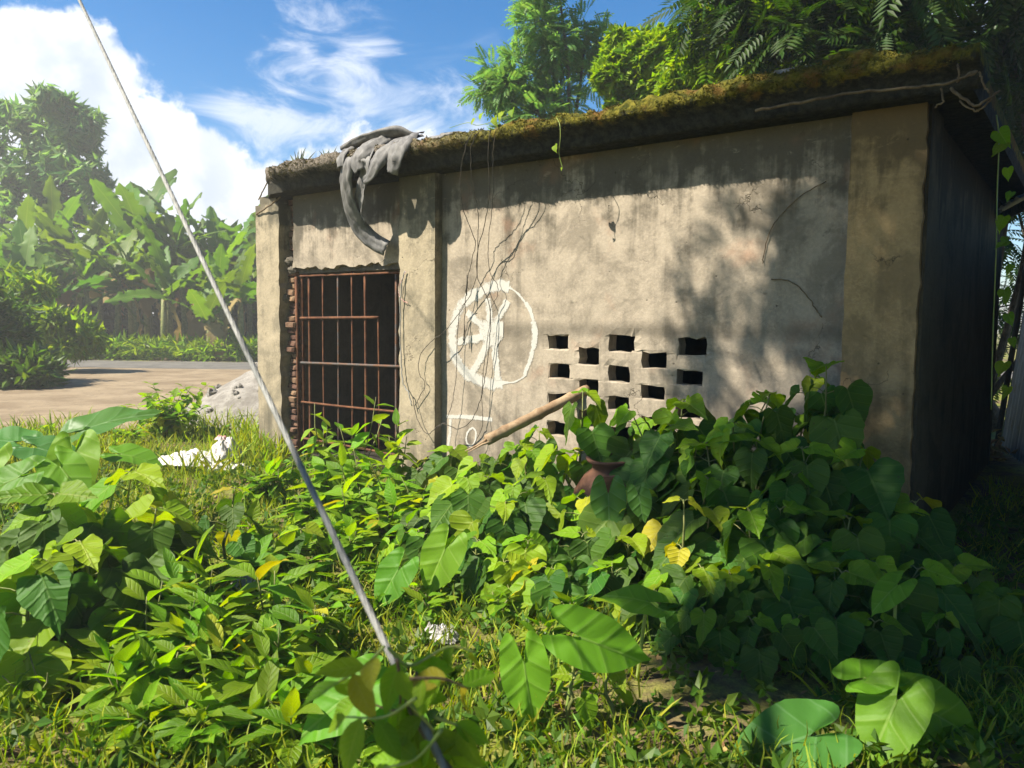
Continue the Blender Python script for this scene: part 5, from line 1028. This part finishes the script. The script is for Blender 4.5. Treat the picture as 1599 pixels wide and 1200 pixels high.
# small creepers trailing over the roof edge
def creeper(pts, lpts, label, size=.05, mat='heart_young', r=.003):
    root = empty('trailing_creeper', tuple(P0), ANG); tag(root, label, 'creeper'); mb = MB(); P_ = spline(wl(pts), 6); mb.tube(P_, r, 4); mb.build('stem', M['petiole'], root)
    for q in lpts:
        p = wpx(*q[:3]); s = q[3] if len(q) > 3 else size; ms = HEART[mat]; link('leaf', random.choice(ms), root, mtx=orient((random.uniform(-.5, .5), -.2, random.uniform(-1, .2)), (-.3, -1, .5), s, p))
creeper([(868, 182, .35), (874, 195, .42), (875, 215, .42), (873, 240, .40), (879, 264, .38)], [(866, 228, .41, .07), (877, 262, .38, .03)], 'thin creeper with one leaf trailing over the mossy roof edge')
creeper([(702, 200, .2), (730, 192, .3), (745, 196, .35), (770, 190, .35), (800, 178, .3)], [(741, 186, .35, .06), (752, 178, .35, .07), (772, 184, .35, .09), (785, 176, .3, .09), (800, 172, .3, .08)], 'small creeper sprawling on the roof edge above the cables')
creeper([(1556, 180, -.6), (1560, 220, -.6), (1557, 300, -.6), (1556, 380, -.6), (1553, 460, -.6), (1550, 540, -.6), (1548, 640, -.6)], [(1568 + 6 * (i % 3), 225 + i * 38, -.6, .11 - .02 * (i % 3)) for i in range(11)] + [(1560, 205, -.6, .13)], 'leafy creeper hanging down the dark passage at the right', .09, r=.005)

# bamboo pole resting in a vent hole
a_, b_ = wpx(918, 608, -.06), wpx(760, 688, .75); aw, bw = tow(a_[0], .06 * -1, a_[2]), tow(b_[0], .75, b_[2])
root = empty('bamboo_pole', tuple(bw)); tag(root, 'dry split bamboo pole slanting from a vent hole over the plants', 'pole')
mb = MB(); dv = aw - bw; pts_ = []; rad = []
for i in range(25):
    t = i / 24; pts_.append(dv * t); rad.append(.044 + (.006 if i % 8 == 4 else 0) + .002 * math.sin(i * 1.7))
mb.tube(pts_, rad, 10); mb.build('culm', M['wood'], root)
for k in range(3):
    mb = MB(); o = rng.normal(0, .014, 3); mb.tube([o, o - nrm(dv) * .09 + rng.normal(0, .008, 3), o - nrm(dv) * random.uniform(.14, .22) + rng.normal(0, .012, 3)], [.013, .010, .003], 5); mb.build('splinter', M['wood'], root)

# clay pot half hidden against the wall
pc = at(968, 760, 5.5); root = empty('clay_pot', (pc[0], pc[1], gz(pc[0], pc[1]))); tag(root, 'brown clay pot half hidden by leaves at the foot of the wall', 'pot')
pr = [(.0, .05), (.16, .05), (.27, .14), (.31, .27), (.28, .40), (.20, .50), (.14, .545), (.135, .58), (.17, .61), (.175, .625), (.15, .625), (.12, .58), (.12, .54), (.02, .40)]
V = []; nu = 28
for r_, z_ in pr:
    for k in range(nu): a = 2 * PI * k / nu; V.append((r_ * math.cos(a), r_ * math.sin(a), z_ - .05))
o = link('body', mk_mesh('body', V, [(j * nu + k, j * nu + (k + 1) % nu, (j + 1) * nu + (k + 1) % nu, (j + 1) * nu + k) for j in range(len(pr) - 1) for k in range(nu)], M['pot']), root); o.rotation_euler = (.12, -.1, 0); o.scale = (1.1, 1.1, 1.18)
mb = MB(); mb.add(np.array([(-.10, 0, .0), (.06, -.02, .03), (.11, 0, -.06), (.0, .01, -.17), (-.1, -.005, -.07), (-.10, .02, .0), (.06, .0, .03), (.11, .02, -.06), (.0, .03, -.17), (-.1, .015, -.07)]), [(0, 1, 2, 3, 4), (9, 8, 7, 6, 5)] + [(i, 5 + i, 5 + (i + 1) % 5, (i + 1) % 5) for i in range(5)]); o = mb.build('broken_sherd', M['pot'], root, smooth=False); o.location = (-.12, -.36, .56); o.rotation_euler = (.25, 0, -.3)

# white sacks on the ground
def crumple(name, c, sx, sy, sz, mat, label, seed, rz=0):
    """a slack sheet of cloth thrown on the ground: ragged outline, sharp folds"""
    n_ = 30; V = []; 
    for j in range(n_ + 1):
        for i in range(n_ + 1):
            u, v = i / n_ * 2 - 1, j / n_ * 2 - 1; m_ = max(abs(u), abs(v)) + 1e-6; rr = math.hypot(u, v); k = (m_ / rr if rr > 0 else 1) * .6 + .4
            x_, y_ = u * k, v * k; an = math.atan2(v, u); e = 1 + .16 * mnoise.noise(Vector((math.cos(an) * 1.6, math.sin(an) * 1.6, seed)))
            fold = abs(mnoise.noise(Vector((x_ * 1.9 + seed, y_ * 2.6, 1)))) + .5 * abs(mnoise.noise(Vector((x_ * 4.7, y_ * 4.1 + seed, 4)))) + .2 * mnoise.noise(Vector((x_ * 11, y_ * 11, seed)))
            h = (1 - m_ ** 2.2) * (.55 + .9 * fold) + .25 * fold * (m_ > .5)
            V.append((x_ * sx * e, y_ * sy * e, h * sz * 1.25 - sz * .5))
    q1 = n_ + 1; F_ = [(j * q1 + i, j * q1 + i + 1, (j + 1) * q1 + i + 1, (j + 1) * q1 + i) for j in range(n_) for i in range(n_)]
    o = link(name, mk_mesh(name, V, F_, M[mat])); o.location = c; o.rotation_euler = (0, 0, rz); tag(o, label, 'sack' if 'sack' in label else ('bag' if 'bag' in label else 'cloth')); return o
q = at(292, 716, 8.15); crumple('white_sack', (q[0], q[1], q[2]), .36, .22, .10, 'sack', 'crumpled white sack lying flat on the grass, the left one', 1.1, -.15)
q = at(352, 704, 8.35); crumple('white_sack', (q[0], q[1], q[2]), .20, .18, .16, 'sack', 'white sack slumped at the foot of the left pillar', 6.1, .7)
q = at(352, 728, 8.0); crumple('white_sack', (q[0], q[1], q[2]), .24, .12, .07, 'sack', 'small white sack end in front of the slumped sack', 9.3, .1)
q = at(345, 684, 8.5); crumple('pink_cloth', (q[0], q[1], q[2]), .07, .06, .04, 'pinksack', 'scrap of pink cloth on top of the slumped white sack', 4.2)
q = at(686, 990, 3.75); crumple('plastic_bag', (q[0], q[1], q[2]), .10, .08, .06, 'plastic', 'crumpled clear plastic bag on the ground right of the stay wire', 12.2)
q = at(388, 908, 4.5); crumple('plastic_bag', (q[0], q[1], q[2]), .11, .08, .06, 'plastic', 'crumpled clear plastic bag among the weeds left of the stay wire', 15.7)
# heap of rubble behind the left corner
q = at(432, 660, 12.6); root = empty('rubble_heap', (q[0], q[1], 0)); tag(root, 'pale heap of sand and rubble behind the left corner of the shed', 'rubble')
V = []; nu, nv = 40, 14
for j in range(nv + 1):
    for i in range(nu):
        a = 2 * PI * i / nu; r_ = 1.7 * j / nv; h = .95 * max(0, 1 - (j / nv) ** 1.2); x_, y_ = r_ * math.cos(a), r_ * math.sin(a)
        h += .16 * fbm(x_ * 1.6, y_ * 1.6, 3, 5) * (1 - j / nv) - (.05 if j == nv else 0); V.append((x_, y_, h))
link('mound', mk_mesh('mound', V, [(j * nu + i, j * nu + (i + 1) % nu, (j + 1) * nu + (i + 1) % nu, (j + 1) * nu + i) for j in range(nv) for i in range(nu)], M['rubble']), root)
for i in range(40):
    a = random.uniform(0, 2 * PI); r_ = 1.6 * random.random() ** .6; mb = MB(); lump(mb, (0, 0, 0), random.uniform(.03, .09), i * 2.1, .7, 7, 5); mb.build('stone', M['rubble'], root, smooth=False, loc=(r_ * math.cos(a), r_ * math.sin(a), .95 * max(0, 1 - (r_ / 1.7) ** 1.2)))

# stay wire running down past the viewer
A_, B_ = at(128, 0, 3.6), at(610, 1015, 1.45); dv = B_ - A_; end = B_ + dv * (B_[2] + .05) / -dv[2]; topw = A_ - dv * 2.6
root = empty('stay_wire', tuple(end)); tag(root, 'thick grey stay wire slanting across the left of the view', 'stay wire')
for k in range(6):
    mb = MB(); P_ = []; ln = np.linalg.norm(end - topw); u = nrm(end - topw); e1 = nrm(np.cross(u, (0, 0, 1))); e2 = np.cross(u, e1); m_ = 420
    for i in range(m_ + 1):
        t = i / m_; sagv = np.array([0, 0, -.03 * math.sin(PI * t)]); a = k * PI / 3 + t * ln * 26; P_.append(topw + (end - topw) * t + sagv + (e1 * math.cos(a) + e2 * math.sin(a)) * .0042 - end)
    mb.tube(P_, .0035, 5); mb.build('strand', M['rope'], root)
# creeper twining on the foot of the stay wire
root = empty('twining_creeper', tuple(end)); tag(root, 'yellow-leaved creeper twining up the foot of the stay wire', 'creeper'); mb = MB(); P_ = []
u = nrm(B_ - end); e1 = nrm(np.cross(u, (0, 0, 1))); e2 = np.cross(u, e1)
for i in range(60): t = i / 59; a = i * .5; P_.append(u * t * np.linalg.norm(B_ - end) * .98 + (e1 * math.cos(a) + e2 * math.sin(a)) * .016)
mb.tube(P_, .0035, 5); mb.build('stem', M['twig'], root)
SHOOTS = [((606, 1012), (640, 1040), (700, 1010), (745, 1020)), ((620, 1030), (625, 1070), (618, 1110), (560, 1090)), ((640, 1060), (690, 1060), (730, 1075)), ((650, 1090), (600, 1120), (540, 1120)), ((660, 1100), (640, 1150), (600, 1175)), ((680, 1120), (720, 1140), (700, 1180)), ((600, 1010), (570, 1040), (520, 1070)), ((690, 1140), (650, 1185), (600, 1200)), ((650, 1050), (660, 1120), (690, 1160)), ((640, 1100), (680, 1150), (650, 1190))]
for k, sh in enumerate(SHOOTS):
    dp = 1.36 - .03 * (k % 4); Q_ = spline([at(*q, dp + .02 * j) - end for j, q in enumerate(sh)], 5); mb = MB(); mb.tube(Q_, np.linspace(.0035, .0018, len(Q_)), 5); mb.build('stem', M['twig'] if k in (1, 2, 8) else M['petiole'], root)
    for j in range(5):
        p = Q_[min(len(Q_) - 1, 2 + j * max(1, len(Q_) // 5) + random.randint(0, 1))]; a = random.uniform(0, 6.28); ax = np.array([math.cos(a), math.sin(a) * .6, random.uniform(-1.3, .1)])
        mk_ = random.choice(['yellow', 'heart_young', 'heart_young']) if k in (0, 2, 6) else random.choice(['ovate', 'ovate', 'heart_young']); ms = OVATE[mk_]
        link('leaf', random.choice(ms), root, mtx=orient(ax, (-.4 + random.uniform(-.4, .4), -.7, .8), random.uniform(.055, .095), p))

# tin-sheet fence at the right edge of the passage
V = []; Fc = []; n = 90; pA, pB = np.array([6.5, 10.2]), np.array([4.1, 4.2]); du = (pB - pA) / n; nn_ = nrm([-(pB - pA)[1], (pB - pA)[0], 0])  # near end added out of view to block sky light from the passage
root = empty('tin_fence', (pA[0], pA[1], 0)); tag(root, 'leaning corrugated tin fence at the right edge of the passage, its near end added out of view to block sky light', 'fence')
for s in range(5):
    V = []; Fc = []; k0, k1 = s * 18, s * 18 + 18.6
    for i in range(38):
        q = pA + du * (k0 + (k1 - k0) * i / 37); c_ = .018 * math.sin(i * PI / 2.3)
        for z_ in (0.02, 1.2, 2.5): V.append((q[0] - pA[0] + nn_[0] * (c_ + .004 * (s % 2)) + .11 * z_, q[1] - pA[1] + nn_[1] * (c_ + .004 * (s % 2)), z_ + .04 * (s % 2)))
    Fc = [(3 * i + k, 3 * i + 3 + k, 3 * i + 4 + k, 3 * i + 1 + k) for i in range(37) for k in range(2)]
    link('tin_sheet', mk_mesh('tin_sheet', V, Fc, M['tin']), root)
for s in (0, 30, 60, 90):
    q = pA + du * s - pA; mb = MB(); mb.tube([(q[0] - nn_[0] * .05, q[1] - nn_[1] * .05, -.1), (q[0] - nn_[0] * .05 + .28, q[1] - nn_[1] * .05, 2.6)], .035, 7); mb.build('post', M['bark'], root)
# neighbouring hut roof whose eave hangs over the passage
mb = MB(); root = empty('hut_roof', (4.6, 6.5, 2.9)); tag(root, 'dark eave of the neighbouring hut roof over the passage, top right corner', 'roof')
for k in range(8):
    mb = MB(); y0 = 3.6 + k * .85; x0 = 3.5 + (y0 - 3.6) * .36; V = []
    for i in range(14):
        yy = y0 + i * .9 / 13; xx = 3.5 + (yy - 3.6) * .36; c_ = .02 * math.sin(i * PI / 2) + .006 * (k % 2)
        V += [(xx - 4.6, yy - 6.5, c_ + 0.0), (xx + 2.2 - 4.6, yy - 6.5, c_ + .75)]
    mb.add(V, [(2 * i, 2 * i + 1, 2 * i + 3, 2 * i + 2) for i in range(13)]); mb.build('roof_sheet', M['tin'], root)
mb = MB(); mb.tube([(3.6 - 4.6, 3.6 - 6.5, -.06), (3.6 + 6.8 * .36 - 4.6, 10.4 - 6.5, -.06)], .05, 8); mb.build('eave_beam', M['bark'], root)
# leaf pile catching a fleck of sun behind the shed
pc = np.array([5.75, 9.65, 0.0]); rs = np.random.default_rng(61); n = 260
pos = np.stack([rs.normal(0, .22, n), rs.normal(0, .2, n), np.abs(rs.normal(0, .10, n))], 1) + pc
tag(link('dead_leaf_pile', instance_mesh('dead_leaf_pile', clusterleaf(2, .16, .07, 3, 0), pos, rs.normal(size=(n, 3)), rs.normal(size=(n, 3)), rs.uniform(.6, 1.2, n), L['litter'])), 'pile of dead leaves at the far end of the dark passage', 'leaf pile', kind='stuff')

# ------------------------------------------------------------------ thin haze over the whole place, added to stand in for lens flare glow
m, nt = newmat('flare_haze'); nd(nt, 'ShaderNodeOutputMaterial', {'Volume': nd(nt, 'ShaderNodeVolumePrincipled', {'Color': (0.97, 0.95, 0.88, 1), 'Density': 0.0031, 'Anisotropy': 0.25}).outputs[0]})
mb = MB(); mb.box(-960, 960, -40, 960, -1.0, 13.0); tag(mb.build('haze', m, smooth=False), 'thin haze in the air, added to stand in for lens flare glow', 'haze', kind='stuff')
